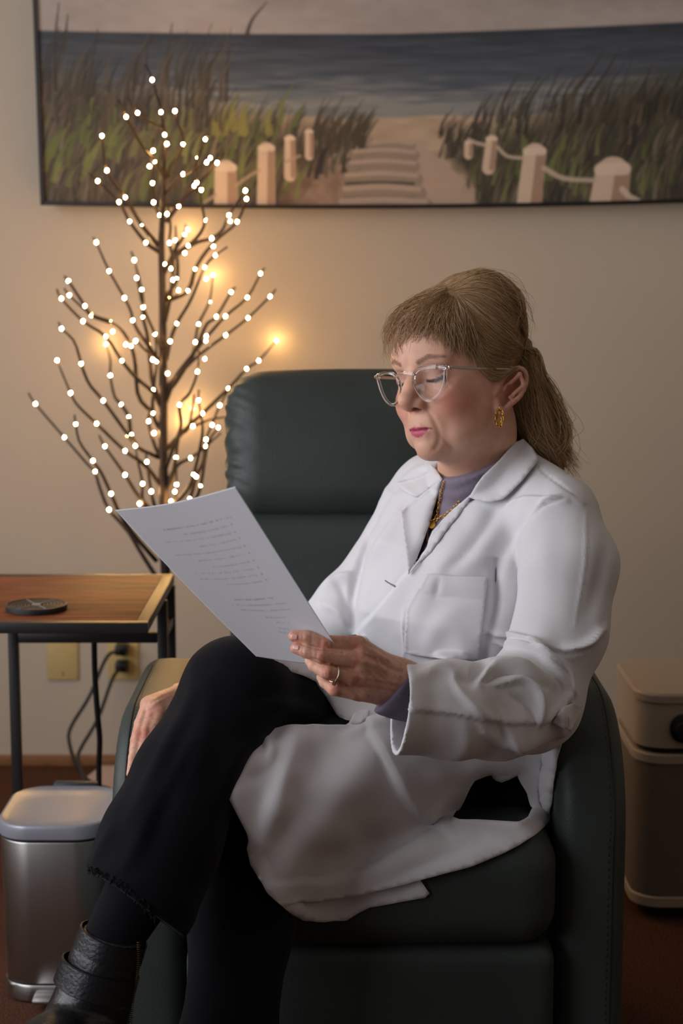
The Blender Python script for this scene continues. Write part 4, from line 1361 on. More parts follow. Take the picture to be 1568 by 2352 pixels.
coat_strokes = [
    # left sleeve: folds gathered above and at the elbow
    ([(1116, 1452), (1170, 1456), (1230, 1476), (1290, 1492), (1340, 1478), (1374, 1446)], 20, 5, 0.0085),
    ([(1116, 1466), (1180, 1472), (1240, 1492), (1300, 1502), (1350, 1490)], 5, 9, -0.0060),
    ([(1150, 1480), (1222, 1492), (1258, 1530), (1296, 1580), (1300, 1612)], 5, 18, 0.0075),
    ([(1225, 1478), (1256, 1512), (1300, 1540), (1310, 1590)], 5, 12, 0.0060),
    ([(1098, 1562), (1118, 1536), (1160, 1528), (1215, 1538), (1262, 1566)], 16, 5, 0.0090),
    ([(1110, 1570), (1150, 1552), (1200, 1558), (1250, 1582)], 4, 8, -0.0055),
    ([(1150, 1574), (1196, 1566), (1228, 1590), (1238, 1625), (1234, 1655)], 5, 14, 0.0075),
    ([(1180, 1600), (1210, 1618), (1222, 1650)], 6, 12, -0.0050),
    ([(1252, 1654), (1270, 1634), (1280, 1650), (1282, 1690)], 6, 6, 0.0065),
    ([(1300, 1600), (1280, 1640), (1286, 1690)], 10, 5, 0.0060),
    ([(1270, 1690), (1215, 1712), (1150, 1706), (1110, 1680)], 20, 9, 0.0055),
    ([(1040, 1560), (1058, 1596), (1095, 1636), (1120, 1650)], 8, 16, 0.0045),
    ([(1150, 1650), (1172, 1694), (1205, 1738)], 8, 18, 0.0045),
    ([(1060, 1650), (1070, 1700), (1066, 1735)], 20, 20, 0.0025),
    ([(985, 1540), (1000, 1600), (990, 1700)], 26, 26, -0.0025),
    ([(931, 1630), (1040, 1640), (1144, 1658), (1252, 1660)], 2.5, 22, 0.0030),
    ([(1378, 1446), (1340, 1480), (1300, 1486)], 10, 10, 0.0050),
    ([(1118, 1480), (1092, 1556), (1062, 1560)], 12, 12, -0.0050),
    # upper sleeve: long soft folds
    ([(1135, 1330), (1160, 1250), (1230, 1165)], 14, 30, -0.005),
    ([(1345, 1180), (1342, 1300), (1320, 1440)], 4, 4, 0.0012),
    ([(1400, 1240), (1380, 1340), (1350, 1420)], 22, 22, -0.004),
    ([(1170, 1290), (1180, 1370), (1160, 1440)], 26, 26, 0.003),
    ([(1165, 1160), (1215, 1142), (1300, 1150)], 8, 4, 0.0035),
    ([(1230, 1170), (1200, 1240), (1165, 1300)], 16, 20, 0.003),
    ([(1135, 1290), (1138, 1390), (1118, 1470)], 10, 10, -0.009),
    ([(1232, 1066), (1262, 1095), (1325, 1145)], 2.5, 2.5, -0.0018),
    ([(1222, 1190), (1250, 1156), (1296, 1142), (1336, 1158)], 3, 10, 0.0035),
    ([(1216, 1196), (1246, 1160), (1292, 1146)], 5, 2.5, -0.003),
    # front: overlapping left panel and folds from the lapels
    ([(936, 1316), (880, 1385), (830, 1445), (806, 1480)], 3.5, 46, 0.005),
    ([(936, 1316), (880, 1385), (830, 1445)], 8, 3, -0.003),
    ([(1110, 1160), (1060, 1240), (1000, 1330), (940, 1430)], 26, 26, 0.004),
    ([(1190, 1160), (1120, 1260), (1060, 1310)], 24, 24, 0.004),
    ([(1150, 1150), (1090, 1250), (1030, 1310)], 14, 14, -0.003),
    ([(905, 1120), (880, 1180), (848, 1260)], 10, 14, -0.003),
    ([(920, 1180), (870, 1250), (840, 1280)], 12, 18, 0.004),
    ([(990, 1070), (950, 1085), (910, 1120)], 8, 8, 0.003),
    ([(860, 1200), (840, 1260), (812, 1340), (806, 1440)], 8, 12, -0.006),
    ([(840, 1330), (826, 1400), (830, 1470)], 20, 20, 0.003),
    ([(1050, 1400), (1000, 1450), (985, 1520)], 20, 30, 0.004),
    ([(930, 1400), (925, 1470), (925, 1540)], 3, 3, 0.002),
    ([(870, 1440), (900, 1480), (960, 1510)], 26, 26, -0.003),
    ([(1040, 1540), (1010, 1530), (960, 1550)], 18, 18, 0.004),
    # right sleeve
    ([(745, 1345), (780, 1325), (815, 1318)], 14, 6, 0.006),
    ([(742, 1390), (770, 1400), (800, 1430)], 10, 14, 0.005),
    ([(775, 1335), (792, 1380), (805, 1430)], 10, 10, -0.004),
    ([(880, 1150), (850, 1220), (820, 1290)], 10, 12, 0.003),
]
cv = folds(cv, cf, [(p_, a_, b_, h_ * 1.4) for p_, a_, b_, h_ in coat_strokes])
cN = vnormals(cv, cf)
cw = noise2(proj(cv)[:, 0] / 46 + 9, proj(cv)[:, 1] / 70 + 5, 21) - 0.5
cv = cv + cN * (cw * 0.0035)[:, None]
coat = link('lab_coat', mesh_np('lab_coat', cv, cf), m_coat, W)
coat['label'] = 'white cotton lab coat'
coat_bvh = BVHTree.FromPolygons(cv.tolist(), cf.tolist())

# ---- trousers
hem_c = at(312, 2072, 1.88)
hem_n = at(285, 2120, 1.872) - at(330, 2030, 1.895)
hem_n /= np.linalg.norm(hem_n)
hem_n2 = hem_n + np.array([-0.30, 0, -0.15])
hem_n2 /= np.linalg.norm(hem_n2)
def trouser_sdf(P):
    d = chain(P, *LEG_R, 0.03)
    s = chain(P, *SHIN_R, 0.03)
    s = smax(s, (P - hem_c) @ hem_n2, 0.003)
    d = smin(d, s, 0.02)
    l = smin(chain(P, *LEG_L, 0.03), chain(P, *SHIN_L, 0.03), 0.02)
    l = smin(l, ell(P, at(1120, 1760, 2.38), (0.145, 0.15, 0.12)), 0.05)
    return smin(d, l, 0.006)
tv, tf = sdf_vf(trouser_sdf, np.array([-0.34, 1.76, 0.02]), np.array([0.42, 2.62, 0.74]), 0.006, 2)
tv = folds(tv, tf, [
    ([(445, 1510), (440, 1600), (380, 1720), (300, 1880)], 16, 22, 0.006), ([(300, 1980), (360, 1850), (440, 1700)], 12, 26, 0.006),
    ([(480, 1560), (470, 1650), (450, 1760)], 22, 22, 0.004), ([(590, 1700), (545, 1740), (500, 1850)], 20, 20, 0.006),
    ([(580, 1640), (640, 1620), (720, 1640)], 18, 18, 0.005), ([(600, 1600), (680, 1590), (760, 1630)], 16, 16, -0.004),
    ([(420, 1680), (380, 1800), (350, 1950)], 24, 24, -0.004), ([(255, 1905), (225, 1960), (205, 1990)], 12, 12, 0.004)])
trou = link('trousers', mesh_np('trousers', tv, tf), m_trou, W)
def left_leg(P):
    l = smin(chain(P, *LEG_L, 0.03), chain(P, *SHIN_L, 0.03), 0.02)
    return smin(l, ell(P, at(1120, 1760, 2.38), (0.145, 0.15, 0.12)), 0.05)
llv, llf = sdf_vf(left_leg, np.array([-0.34, 1.86, 0.2]), np.array([0.42, 2.62, 0.70]), 0.012, 1)
leg_bvh = BVHTree.FromPolygons(llv.tolist(), llf.tolist())
sm_e = seat_o.data
seat_bvh = BVHTree.FromPolygons([v.co[:] for v in sm_e.vertices], [p.vertices[:] for p in sm_e.polygons])
trou_bvh = BVHTree.FromPolygons(tv.tolist(), tf.tolist())
# frayed threads along the trouser hem
rng = np.random.RandomState(5)
FV, FF = [], []
hem_path = smooth_path([(203, 1988), (235, 2000), (268, 2018), (320, 2060), (350, 2095), (365, 2150)], 40)
for k in range(240):
    t = rng.rand() * 39
    i = int(t)
    b = hem_path[i] * (1 - t + i) + hem_path[min(i + 1, 39)] * (t - i)
    Y = 1.835
    loc, nn, ii, dd = trou_bvh.ray_cast(Vector(CAM), Vector(at(b[0], b[1], 1.0) - CAM).normalized())
    if loc is None or loc.y > 2.0:
        continue
    p0 = np.array(loc)
    p2 = at(b[0] + rng.uniform(-12, 10), b[1] + rng.uniform(2, 20), loc.y + rng.uniform(-.004, .004))
    p1 = (p0 + p2) / 2 + rng.uniform(-.003, .003, 3)
    v, f_ = tube_vf(smooth_path([p0, p1, p2], 5), 0.0006, 3)
    FF += [tuple(i_ + len(FV) for i_ in q) for q in f_]
    FV += v
fr = pydata('frayed_hem', FV, FF, m_trou, W)
fr['kind'] = 'stuff'

# ---- boots
def boot_r(P):
    sh, r = J([(262, 2145, 1.875, .037), (238, 2215, 1.872, .039), (212, 2300, 1.868, .043), (190, 2370, 1.872, .044)])
    ft, fr_ = J([(190, 2370, 1.868, .044), (120, 2420, 1.80, .040), (60, 2470, 1.73, .036)])
    d = smin(chain(P, sh, r, 0.01), chain(P, ft, fr_, 0.02), 0.02)
    ax = sh[1] - sh[0]
    ax /= np.linalg.norm(ax)
    d = smax(d, -((P - at(255, 2140, 1.875)) @ (ax * 0.75 + np.array([0.22, 0, -0.55]) * 0.3)), 0.002)
    return d
bq, bf_ = sdf_vf(boot_r, at(0, 2560, 1.68) - 0.03, at(360, 2100, 1.95) + 0.04, 0.004, 2)
bq = folds(bq, bf_, [([(190, 2150), (240, 2165), (318, 2170)], 3, 3, -0.0014), ([(150, 2290), (220, 2300), (300, 2330)], 10, 10, 0.003), ([(170, 2320), (230, 2330), (290, 2350)], 8, 8, -0.003)])
bt = link('boot', mesh_np('boot', bq, bf_), m_boot, W)
def band(c0, c1, r0, r1, w, name):
    ax = (c1 - c0) / np.linalg.norm(c1 - c0)
    u = np.cross(ax, [0, 1.0, 0])
    u /= np.linalg.norm(u)
    w_ = np.cross(ax, u)
    rings = []
    for s, dr in ((0, -0.002), (0.04, 0.0), (0.96, 0.0), (1, -0.002)):
        r = r0 + (r1 - r0) * s + dr
        rings.append([c0 + (c1 - c0) * s + r * (math.cos(a) * u + math.sin(a) * w_) for a in np.linspace(0, 2 * math.pi, 40, endpoint=False)])
    return loft(name, rings, m_boot, bt, False, False)
band(at(262, 2146, 1.875), at(246, 2192, 1.873), 0.0405, 0.0415, 0, 'boot_cuff')
band(at(232, 2218, 1.872), at(214, 2276, 1.868), 0.0465, 0.0480, 0, 'boot_strap')
zp = smooth_path([on_sdf(x, y, boot_r, 0.004, 1.6, 2.1) for x, y in ((318, 2165), (316, 2230), (306, 2290), (300, 2352))], 40)
ZV, ZF = [], []
for i in range(0, 39):
    v, f_ = tube_vf([zp[i] - (0.002, 0, 0), zp[i] + (0.002, 0, 0)], 0.0007, 4)
    ZF += [tuple(k + len(ZV) for k in q) for q in f_]
    ZV += v
z_ = pydata('zipper', ZV, ZF, mk('zip_brass', lin((120, 96, 58)), 0.35, metal=0.9), bt)
def sock(P):
    s, r = J([(318, 2050, 1.885, .040), (262, 2150, 1.875, .034)])
    return chain(P, s, r, 0.01)
sdf_obj('sock', sock, at(220, 2220, 1.83) - 0.02, at(360, 1980, 1.95) + 0.03, 0.005, m_trou, W)
def boot_l(P):
    fl = at(505, 2600, 1.98)
    a = np.array([fl[0], fl[1], 0.14])
    b = np.array([fl[0] - 0.005, fl[1] - 0.01, 0.05])
    t = b + np.array([-0.10, -0.12, -0.012])
    d = smin(rcone(P, a, b, 0.048, 0.044), rcone(P, b, t, 0.044, 0.034), 0.02)
    return smax(d, 0.004 - P[:, 2], 0.004)
fl_ = at(505, 2600, 1.98)
bl = sdf_obj('boot', boot_l, (fl_[0] - 0.2, fl_[1] - 0.25, -0.01), (fl_[0] + 0.08, fl_[1] + 0.08, 0.22), 0.006, m_boot, W)

# ---- cut cloth pieces: outline in the picture, laid on what carries them
from mathutils.geometry import delaunay_2d_cdt
def dens(poly, step):
    poly = np.asarray(poly, float)
    out = []
    for i in range(len(poly)):
        a, b = poly[i], poly[(i + 1) % len(poly)]
        n = max(1, int(np.hypot(*(b - a)) / step))
        for k in range(n):
            out.append(a + (b - a) * k / n)
    return np.array(out)
def round_poly(poly, step=6):
    p = np.asarray(poly, float)
    n = len(p)
    Q = np.vstack([p[-1:], p, p[:2]])
    return smooth_path(Q, max(30, 6 * n))
def cdt(poly, step, hole=None):
    o = dens(poly, step)
    lo, hi = o.min(0), o.max(0)
    gx, gy = np.meshgrid(np.arange(lo[0], hi[0], step), np.arange(lo[1], hi[1], step))
    g = np.stack([gx.ravel() + (np.round((gy.ravel() - lo[1]) / step) % 2) * step / 2, gy.ravel()], 1)
    keep = poly_sd(g, o) < -step * 0.6
    h = None
    if hole is not None:
        h = dens(hole, step)
        keep &= poly_sd(g, h) > step * 0.6
    g = g[keep]
    vs = [o] + ([h] if h is not None else []) + [g]
    n = len(o)
    E = [(i, (i + 1) % n) for i in range(n)]
    if h is not None:
        E += [(n + i, n + (i + 1) % len(h)) for i in range(len(h))]
    A = np.vstack(vs)
    r = delaunay_2d_cdt([Vector(p) for p in A], E, [], 1 if hole is None else 0, 0.01)
    P = np.array([(v.x, v.y) for v in r[0]])
    F = np.array([f for f in r[2] if len(f) == 3])
    c = P[F].mean(1)
    ok = poly_sd(c, o) < 0
    if h is not None:
        ok &= poly_sd(c, h) > 0
    return P, F[ok]
def cast(P, bvhs):
    Y = np.full(len(P), np.nan)
    for i, p in enumerate(P):
        d = Vector(at(p[0], p[1], 1.0) - CAM).normalized()
        for b in bvhs:
            loc, n, k, dd = b.ray_cast(Vector(CAM), d)
            if loc is not None and (np.isnan(Y[i]) or loc.y < Y[i]):
                Y[i] = loc.y
    bad = np.isnan(Y)
    if bad.any():
        good = np.where(~bad)[0]
        for i in np.where(bad)[0]:
            k = good[np.argmin(((P[good] - P[i]) ** 2).sum(1))]
            Y[i] = Y[k] + 0.004
    return Y
def sheet(name, P, F, Y, m, parent, thick=0.0022, strokes=None, wob=0.0, seed=1):
    """sheet through the picture points P at depth Y, with folds, given a real thickness"""
    V = np.array([at(p[0], p[1], y) for p, y in zip(P, Y)])
    n = vnormals(V, F)
    if (n * (V - CAM)).sum() > 0:
        F = F[:, ::-1]
    if strokes:
        V = folds(V, F, strokes, False)
    if wob:
        V = V + vnormals(V, F) * ((noise2(P[:, 0] / 60 + 7, P[:, 1] / 60 + 3, seed) - 0.5) * wob)[:, None]
    o = pydata(name, V, F, m, parent)
    s = o.modifiers.new('cloth_thickness', 'SOLIDIFY')
    s.thickness = thick
    s.offset = -1
    return o
def patch(name, poly, bvhs, off, step=5, smooth=6, thick=0.002, strokes=None, parent=None, rnd=False, m=None, lift=None, wob=0.0):
    if rnd:
        poly = round_poly(poly)
    P, F = cdt(poly, step)
    Y = cast(P, bvhs)
    Y = smooth_vals(Y, F, smooth)
    dY = np.full(len(P), off)
    if lift is not None:
        d, s, t = seg_dist(P, lift[0])
        dY = dY + lift[1] * np.exp(-(d / lift[2]) ** 2)
    return sheet(name, P, F, Y - dY, m or m_coat, parent or coat, thick, strokes, wob)

sh_bvh = BVHTree.FromPolygons(sv.tolist(), sf.tolist())
CB = [coat_bvh, sh_bvh]
patch('lapel', [(1016, 1098), (1006, 1135), (995, 1169), (984, 1208), (971, 1246), (955, 1284), (937, 1318), (932, 1272), (926, 1235), (919, 1178), (938, 1160), (962, 1141)], CB, 0.004, lift=([(919, 1178), (930, 1260), (937, 1312)], 0.006, 14))
patch('collar', [(990, 1066), (1003, 1080), (1017, 1102), (990, 1122), (960, 1143), (945, 1139), (928, 1129), (909, 1110), (930, 1104), (962, 1096), (984, 1084)], CB, 0.008, lift=([(909, 1110), (945, 1141)], 0.006, 12))
patch('lapel', [(1082, 1134), (1052, 1160), (1020, 1192), (992, 1222), (980, 1258), (938, 1318), (990, 1268), (1030, 1212), (1052, 1186), (1076, 1150)], CB, 0.005)
patch('collar', [(1180, 1018), (1200, 1008), (1219, 1026), (1234, 1050), (1233, 1062), (1200, 1103), (1172, 1132), (1154, 1147), (1126, 1153), (1098, 1150), (1077, 1142), (1092, 1115), (1108, 1093), (1145, 1058)], CB, 0.011, smooth=14, lift=([(1233, 1060), (1200, 1103), (1154, 1148), (1100, 1150)], 0.006, 14))
patch('chest_pocket', [(981, 1317), (1050, 1323), (1118, 1325), (1117, 1352), (1112, 1400), (1104, 1470), (1098, 1516), (1010, 1514), (928, 1500), (929, 1460), (934, 1398), (944, 1374), (958, 1356)], [coat_bvh], 0.004, 6, 4, strokes=[([(958, 1358), (1010, 1370), (1126, 1378)], 3, 3, -0.0016), ([(978, 1335), (1050, 1345), (1126, 1350)], 20, 20, 0.003), ([(1010, 1330), (1000, 1370)], 8, 8, -0.003)])
patch('back_tab', [(1318, 1612), (1338, 1628), (1308, 1680), (1268, 1658), (1290, 1625)], [coat_bvh], 0.006, 5)
def button(x, y, bvhs, r, m):
    d = Vector(at(x, y, 1.0) - CAM).normalized()
    loc, n, k, dd = min((b.ray_cast(Vector(CAM), d) for b in bvhs), key=lambda h: h[3] if h[0] is not None else 99)
    c, n = np.array(loc), np.array(n)
    u = np.cross(n, [0, 0, 1.0]); u /= np.linalg.norm(u)
    w = np.cross(n, u)
    rings = [[c + n * h + q * (math.cos(a) * u + math.sin(a) * w) for a in np.linspace(0, 2 * math.pi, 24, endpoint=False)] for q, h in ((r * .9, 0.001), (r, 0.003), (r, 0.0045), (r * .82, 0.0055), (r * .7, 0.0045))]
    loft('button', rings, m, coat)
button(838, 1472, [coat_bvh], 0.0095, mk('button_plastic', lin((206, 214, 206)), 0.3))
bh = [np.array(coat_bvh.ray_cast(Vector(CAM), Vector(at(x, y, 1.0) - CAM).normalized())[0]) - np.array([0, 0.001, 0]) for x, y in ((884, 1333), (893, 1339), (908, 1348))]
tube('buttonhole', smooth_path(bh, 8), 0.0009, mk('buttonhole_thread', lin((120, 118, 124)), 0.9), coat, 6)

# left cuff edge and mauve sleeve cuff inside it
def cuffm(P):
    s, r = J([(985, 1602, 2.02, .038), (925, 1590, 1.992, .0315), (893, 1588, 1.978, .0300)])
    d = chain(P, s, r, 0.01)
    d = smax(d, -(P - at(886, 1570, 1.99)) @ -(-cuff_n * 1.0), 0.002) if False else smax(d, (P - at(900, 1590, 1.975)) @ np.array([-0.72, 0.05, 0.69]), 0.003)
    return d
sdf_obj('shirt_cuff', cuffm, at(840, 1700, 1.92) - 0.02, at(1010, 1500, 2.05) + 0.03, 0.003, m_mauve, W)

# coat skirt over the left thigh
def skirt_Y(P, extra=0.0):
    x, y = P[:, 0], P[:, 1]
    c = 1850 - (x - 590) * 0.375
    yc = 2.045 + (x - 590) * (0.325 / 560)
    r = 0.086 + (x - 590) * (0.030 / 560)
    ppm = FPX / (yc + 0.05)
    t = (c + 18 - y) / ppm
    up = np.clip(t / r, 0, 0.985)
    Y = yc - r * np.sqrt(1 - up ** 2)
    dn = np.clip(-t, 0, 1)
    Y = Y + 0.10 * np.clip(dn - 0.02, 0, 1) + 1.2 * np.clip(dn - 0.05, 0, 1) ** 2
    Yl = np.full(len(P), 9.0)
    for i, p in enumerate(P):
        loc = leg_bvh.ray_cast(Vector(CAM), Vector(at(p[0], p[1], 1.0) - CAM).normalized())[0]
        if loc is not None:
            Yl[i] = loc.y - 0.014
        loc = seat_bvh.ray_cast(Vector(CAM), Vector(at(p[0], p[1], 1.0) - CAM).normalized())[0]
        if loc is not None:
            Yl[i] = min(Yl[i], loc.y - 0.012)
    Y = np.minimum(Y, Yl)
    lim = 0.277 * FPX / np.maximum(P[:, 0] - 784, 1.0) - 0.045
    Y = np.where(P[:, 0] > 1180, np.minimum(Y, lim), Y)
    return Y - extra
def skirt_fit(P, F, extra=0.0):
    return smooth_vals(skirt_Y(P, extra), F, 8)
sk1 = [(590, 1700), (605, 1678), (660, 1668), (730, 1664), (795, 1664), (830, 1640), (930, 1600), (1010, 1590), (1150, 1600), (1262, 1620), (1292, 1700), (1280, 1745), (1277, 1790), (1272, 1840), (1256, 1890),
       (1235, 1912), (1195, 1940), (1150, 1962), (1085, 1988), (1010, 2008), (930, 2030), (830, 2052), (745, 2066), (690, 2070), (650, 2082), (640, 2076), (612, 2046), (590, 2010), (575, 1985), (567, 1948), (571, 1928), (566, 1912), (545, 1872), (526, 1836), (534, 1815), (548, 1785), (570, 1745)]
hole = [(1123, 1775), (1086, 1792), (1064, 1836), (1037, 1882), (1092, 1882), (1150, 1886), (1190, 1888), (1210, 1880), (1221, 1863), (1209, 1820), (1196, 1800), (1184, 1778), (1166, 1790), (1150, 1796), (1136, 1790)]
sk_strokes = [
    ([(1039, 1887), (958, 1936), (900, 1966), (847, 1994), (749, 2018), (668, 2024)], 3.0, 70, 0.007),
    ([(850, 1685), (880, 1740), (920, 1820), (965, 1870), (1000, 1900)], 6, 40, 0.010),
    ([(760, 1740), (700, 1800), (660, 1880), (640, 1960)], 50, 50, -0.010), ([(680, 1680), (660, 1760), (630, 1850), (600, 1920)], 26, 36, 0.012),
    ([(830, 1760), (760, 1850), (720, 1950), (700, 2010)], 40, 50, 0.008), ([(600, 1690), (616, 1720), (612, 1746)], 4, 12, 0.006),
    ([(940, 1800), (1010, 1790), (1060, 1770)], 30, 30, 0.004), ([(1060, 1780), (1100, 1760), (1180, 1765)], 14, 22, 0.010),
    ([(1230, 1740), (1250, 1800), (1240, 1870)], 20, 26, 0.008), ([(1100, 1930), (1000, 1975), (860, 2030)], 20, 20, -0.006),
    ([(605, 1945), (620, 1990), (650, 2040)], 4, 4, -0.002), ([(560, 1790), (610, 1770)], 18, 18, -0.006), ([(800, 1690), (850, 1665), (930, 1655)], 12, 16, 0.006)]
P, F = cdt(sk1, 8, hole)
sheet('coat_skirt', P, F, skirt_fit(P, F), m_coat, coat, 0.0025, sk_strokes, 0.006, 4)
sk2 = [(640, 2040), (690, 2045), (745, 2040), (830, 2030), (900, 2020), (958, 2012), (972, 2030), (985, 2050), (975, 2060), (960, 2062), (905, 2074), (850, 2084), (820, 2098), (795, 2112), (740, 2116), (695, 2110), (665, 2095), (640, 2074)]
P, F = cdt(sk2, 8)
sheet('coat_hem', P, F, skirt_fit(P, F, -0.010), m_coat, coat, 0.0025, [([(700, 2075), (800, 2060), (820, 2050)], 20, 12, -0.006), ([(700, 2080), (690, 2105)], 30, 30, 0.005)], 0.006, 9)
def edge(path, name, off=0.0012, r=0.0010):
    sk = [o_ for o_ in coat.children if o_.name.startswith('coat_skirt')][0]
    bv = BVHTree.FromPolygons([v.co[:] for v in sk.data.vertices], [p.vertices[:] for p in sk.data.polygons])
    pts = []
    for x, y in smooth_path(path, 40):
        loc = bv.ray_cast(Vector(CAM), Vector(at(x, y, 1.0) - CAM).normalized())[0]
        if loc is not None:
            pts.append(np.array(loc) - np.array([0, off, 0]))
    if len(pts) > 3:
        tube(name, pts, r, m_coat, coat, 6)
edge([(1036, 1886), (958, 1934), (900, 1964), (847, 1991), (749, 2016), (672, 2022)], 'hem_edge')
edge([(605, 1684), (616, 1712), (613, 1745)], 'hem_edge')
edge([(870, 1700), (900, 1760), (950, 1840), (1000, 1898)], 'seam_edge', 0.0, 0.0008)
edge([(1036, 1878), (1060, 1836), (1082, 1792), (1122, 1771)], 'slit_edge', 0.0016)
edge([(1040, 1886), (1100, 1886), (1190, 1892), (1214, 1882), (1225, 1864), (1213, 1820), (1188, 1776)], 'slit_edge', 0.0016)
# coat front lying over the right thigh
TB = [trou_bvh]
patch('coat_front', [(596, 1500), (606, 1514), (660, 1540), (720, 1563), (748, 1600), (772, 1640), (797, 1664), (860, 1650), (940, 1640), (960, 1560), (880, 1500), (800, 1480), (700, 1480), (630, 1490)], [trou_bvh, coat_bvh], 0.012, 8, 20, strokes=[([(700, 1540), (780, 1570), (850, 1620)], 20, 20, 0.005)], wob=0.004)
patch('coat_front', [(797, 1666), (812, 1640), (832, 1628), (850, 1632), (842, 1650), (825, 1664)], [trou_bvh, coat_bvh], 0.03, 5, 10)
# ---- hair: a cap and a half-up tail carrying combed strands
def cap_sdf(Pw):
    q = to_head(Pw)
    d = ell(q, (0, -0.024, 0.040), (0.079, 0.092, 0.081))
    d = smin(d, ell(q, (0, -0.062, 0.084), (0.060, 0.056, 0.050)), 0.03)
    y0 = np.interp(q[:, 2], [-0.08, -0.004, 0.012, 0.03, 0.06, 0.09], [-0.042, -0.036, 0.004, 0.030, 0.050, 0.055])
    d = smax(d, (q[:, 1] - y0) * 0.7, 0.008)
    d = smax(d, -0.050 - q[:, 2] - 0.25 * q[:, 1], 0.02)
    return d * HS
tail_j = J([(1186, 800, 2.368, .022), (1204, 870, 2.378, .025), (1222, 950, 2.376, .027), (1244, 1015, 2.366, .024), (1270, 1060, 2.352, .012), (1285, 1085, 2.345, .005)])
def hair_sdf(P):
    return smin(cap_sdf(P), chain(P, *tail_j, 0.02), 0.012)
gv, gf = sdf_vf(hair_sdf, H0 - 0.21, H0 + 0.20, 0.004, 2)
gN = vnormals(gv, gf)
gq = proj(gv)
ang = np.arctan2(gq[:, 1] - 678, gq[:, 0] - 1041)
gv = gv + gN * (0.0005 * np.sin(ang * 60) + 0.0004 * np.sin(ang * 131))[:, None]
me = mesh_np('hair', gv, gf)
hn = noise2(ang * 22 + 60, np.hypot(gq[:, 0] - 1041, gq[:, 1] - 678) / 160, 4)[:, None]
vcol(me, lin((142, 110, 78)) * (0.75 + 0.5 * hn))
hair = link('hair', me, m_hair, W)
hair['label'] = 'dark blonde hair in a half-up style with fringe'
hair_bvh = BVHTree.FromPolygons(gv.tolist(), gf.tolist())
z1 = lambda p: (820 + p[0] / 2.851, 580 + p[1] / 2.851)
bang_g = [[(575, 205), (420, 275), (265, 385), (180, 520), (190, 640), (215, 730)], [(585, 225), (410, 300), (262, 420), (205, 560), (225, 720)],
          [(590, 245), (430, 320), (310, 430), (255, 560), (262, 690)], [(600, 262), (480, 330), (385, 440), (340, 530), (312, 610)],
          [(610, 280), (530, 350), (475, 430), (440, 500), (415, 560)], [(620, 288), (575, 380), (548, 470), (550, 540), (564, 610)],
          [(630, 290), (620, 400), (628, 520), (640, 610), (636, 690)], [(650, 290), (680, 400), (710, 530), (742, 640), (775, 730)],
          [(660, 285), (720, 380), (762, 500), (792, 620), (830, 730), (850, 850)]]
top_g = [[(560, 212), (600, 190), (650, 165), (720, 138), (800, 116), (880, 122)], [(585, 235), (640, 200), (720, 165), (800, 140), (880, 135), (960, 170)], [(600, 255), (690, 220), (780, 190), (880, 170), (960, 195), (1020, 240)]]
side_g = [[(600, 215), (700, 150), (800, 118), (900, 130), (1000, 200), (1072, 290), (1092, 420), (1108, 560)],
          [(620, 240), (780, 170), (920, 185), (1040, 275), (1085, 410), (1100, 560)],
          [(640, 260), (780, 235), (920, 280), (1030, 375), (1082, 480), (1096, 590)], [(650, 275), (770, 310), (890, 390), (1000, 480), (1070, 560), (1090, 620)],
          [(660, 285), (750, 370), (860, 470), (970, 560), (1060, 610), (1088, 640)], [(680, 310), (740, 440), (830, 560), (940, 630), (1040, 660), (1088, 660)],
          [(700, 360), (750, 520), (830, 650), (930, 700), (1020, 710), (1085, 690)], [(740, 480), (780, 640), (850, 730), (930, 765), (1000, 750), (1060, 710)],
          [(760, 600), (800, 740), (860, 820), (920, 835), (980, 790), (1050, 730)]]
tail_g = [[(1088, 620), (1165, 645), (1205, 760), (1255, 900), (1330, 1080), (1378, 1200), (1362, 1300), (1440, 1480)],
          [(1085, 650), (1155, 710), (1195, 850), (1255, 1000), (1315, 1150), (1335, 1280), (1400, 1410)],
          [(1080, 680), (1125, 780), (1155, 900), (1205, 1050), (1265, 1200), (1300, 1300), (1350, 1440)],
          [(1075, 700), (1085, 800), (1095, 950), (1125, 1080), (1185, 1220), (1250, 1310), (1300, 1400)],
          [(1070, 720), (1062, 850), (1045, 1000), (1045, 1120), (1085, 1210), (1150, 1290)], [(1065, 740), (1034, 900), (1014, 1050), (1014, 1170), (1040, 1240)]]
def at_v(p, Y):
    r = FWD + np.outer((p[:, 0] - 784) / FPX, [1.0, 0, 0]) + np.outer((1176 - p[:, 1]) / FPX, UPV)
    return CAM + r * (Y / r[:, 1])[:, None]
def thin_tube(P, r):
    T = np.gradient(P, axis=0)
    T /= np.linalg.norm(T, axis=1)[:, None] + 1e-12
    a = np.cross(T, P - CAM)
    a /= np.linalg.norm(a, axis=1)[:, None] + 1e-12
    b = np.cross(T, a)
    V = np.stack([P + r[:, None] * (math.cos(t) * a + math.sin(t) * b) for t in (0.0, 2.0944, 4.1888)], 1).reshape(-1, 3)
    n = len(P)
    k = np.arange(n - 1)[:, None] * 3
    s = np.arange(3)[None]
    s2 = (s + 1) % 3
    return V, np.stack([k + s, k + s2, k + 3 + s2, k + 3 + s], -1).reshape(-1, 4)
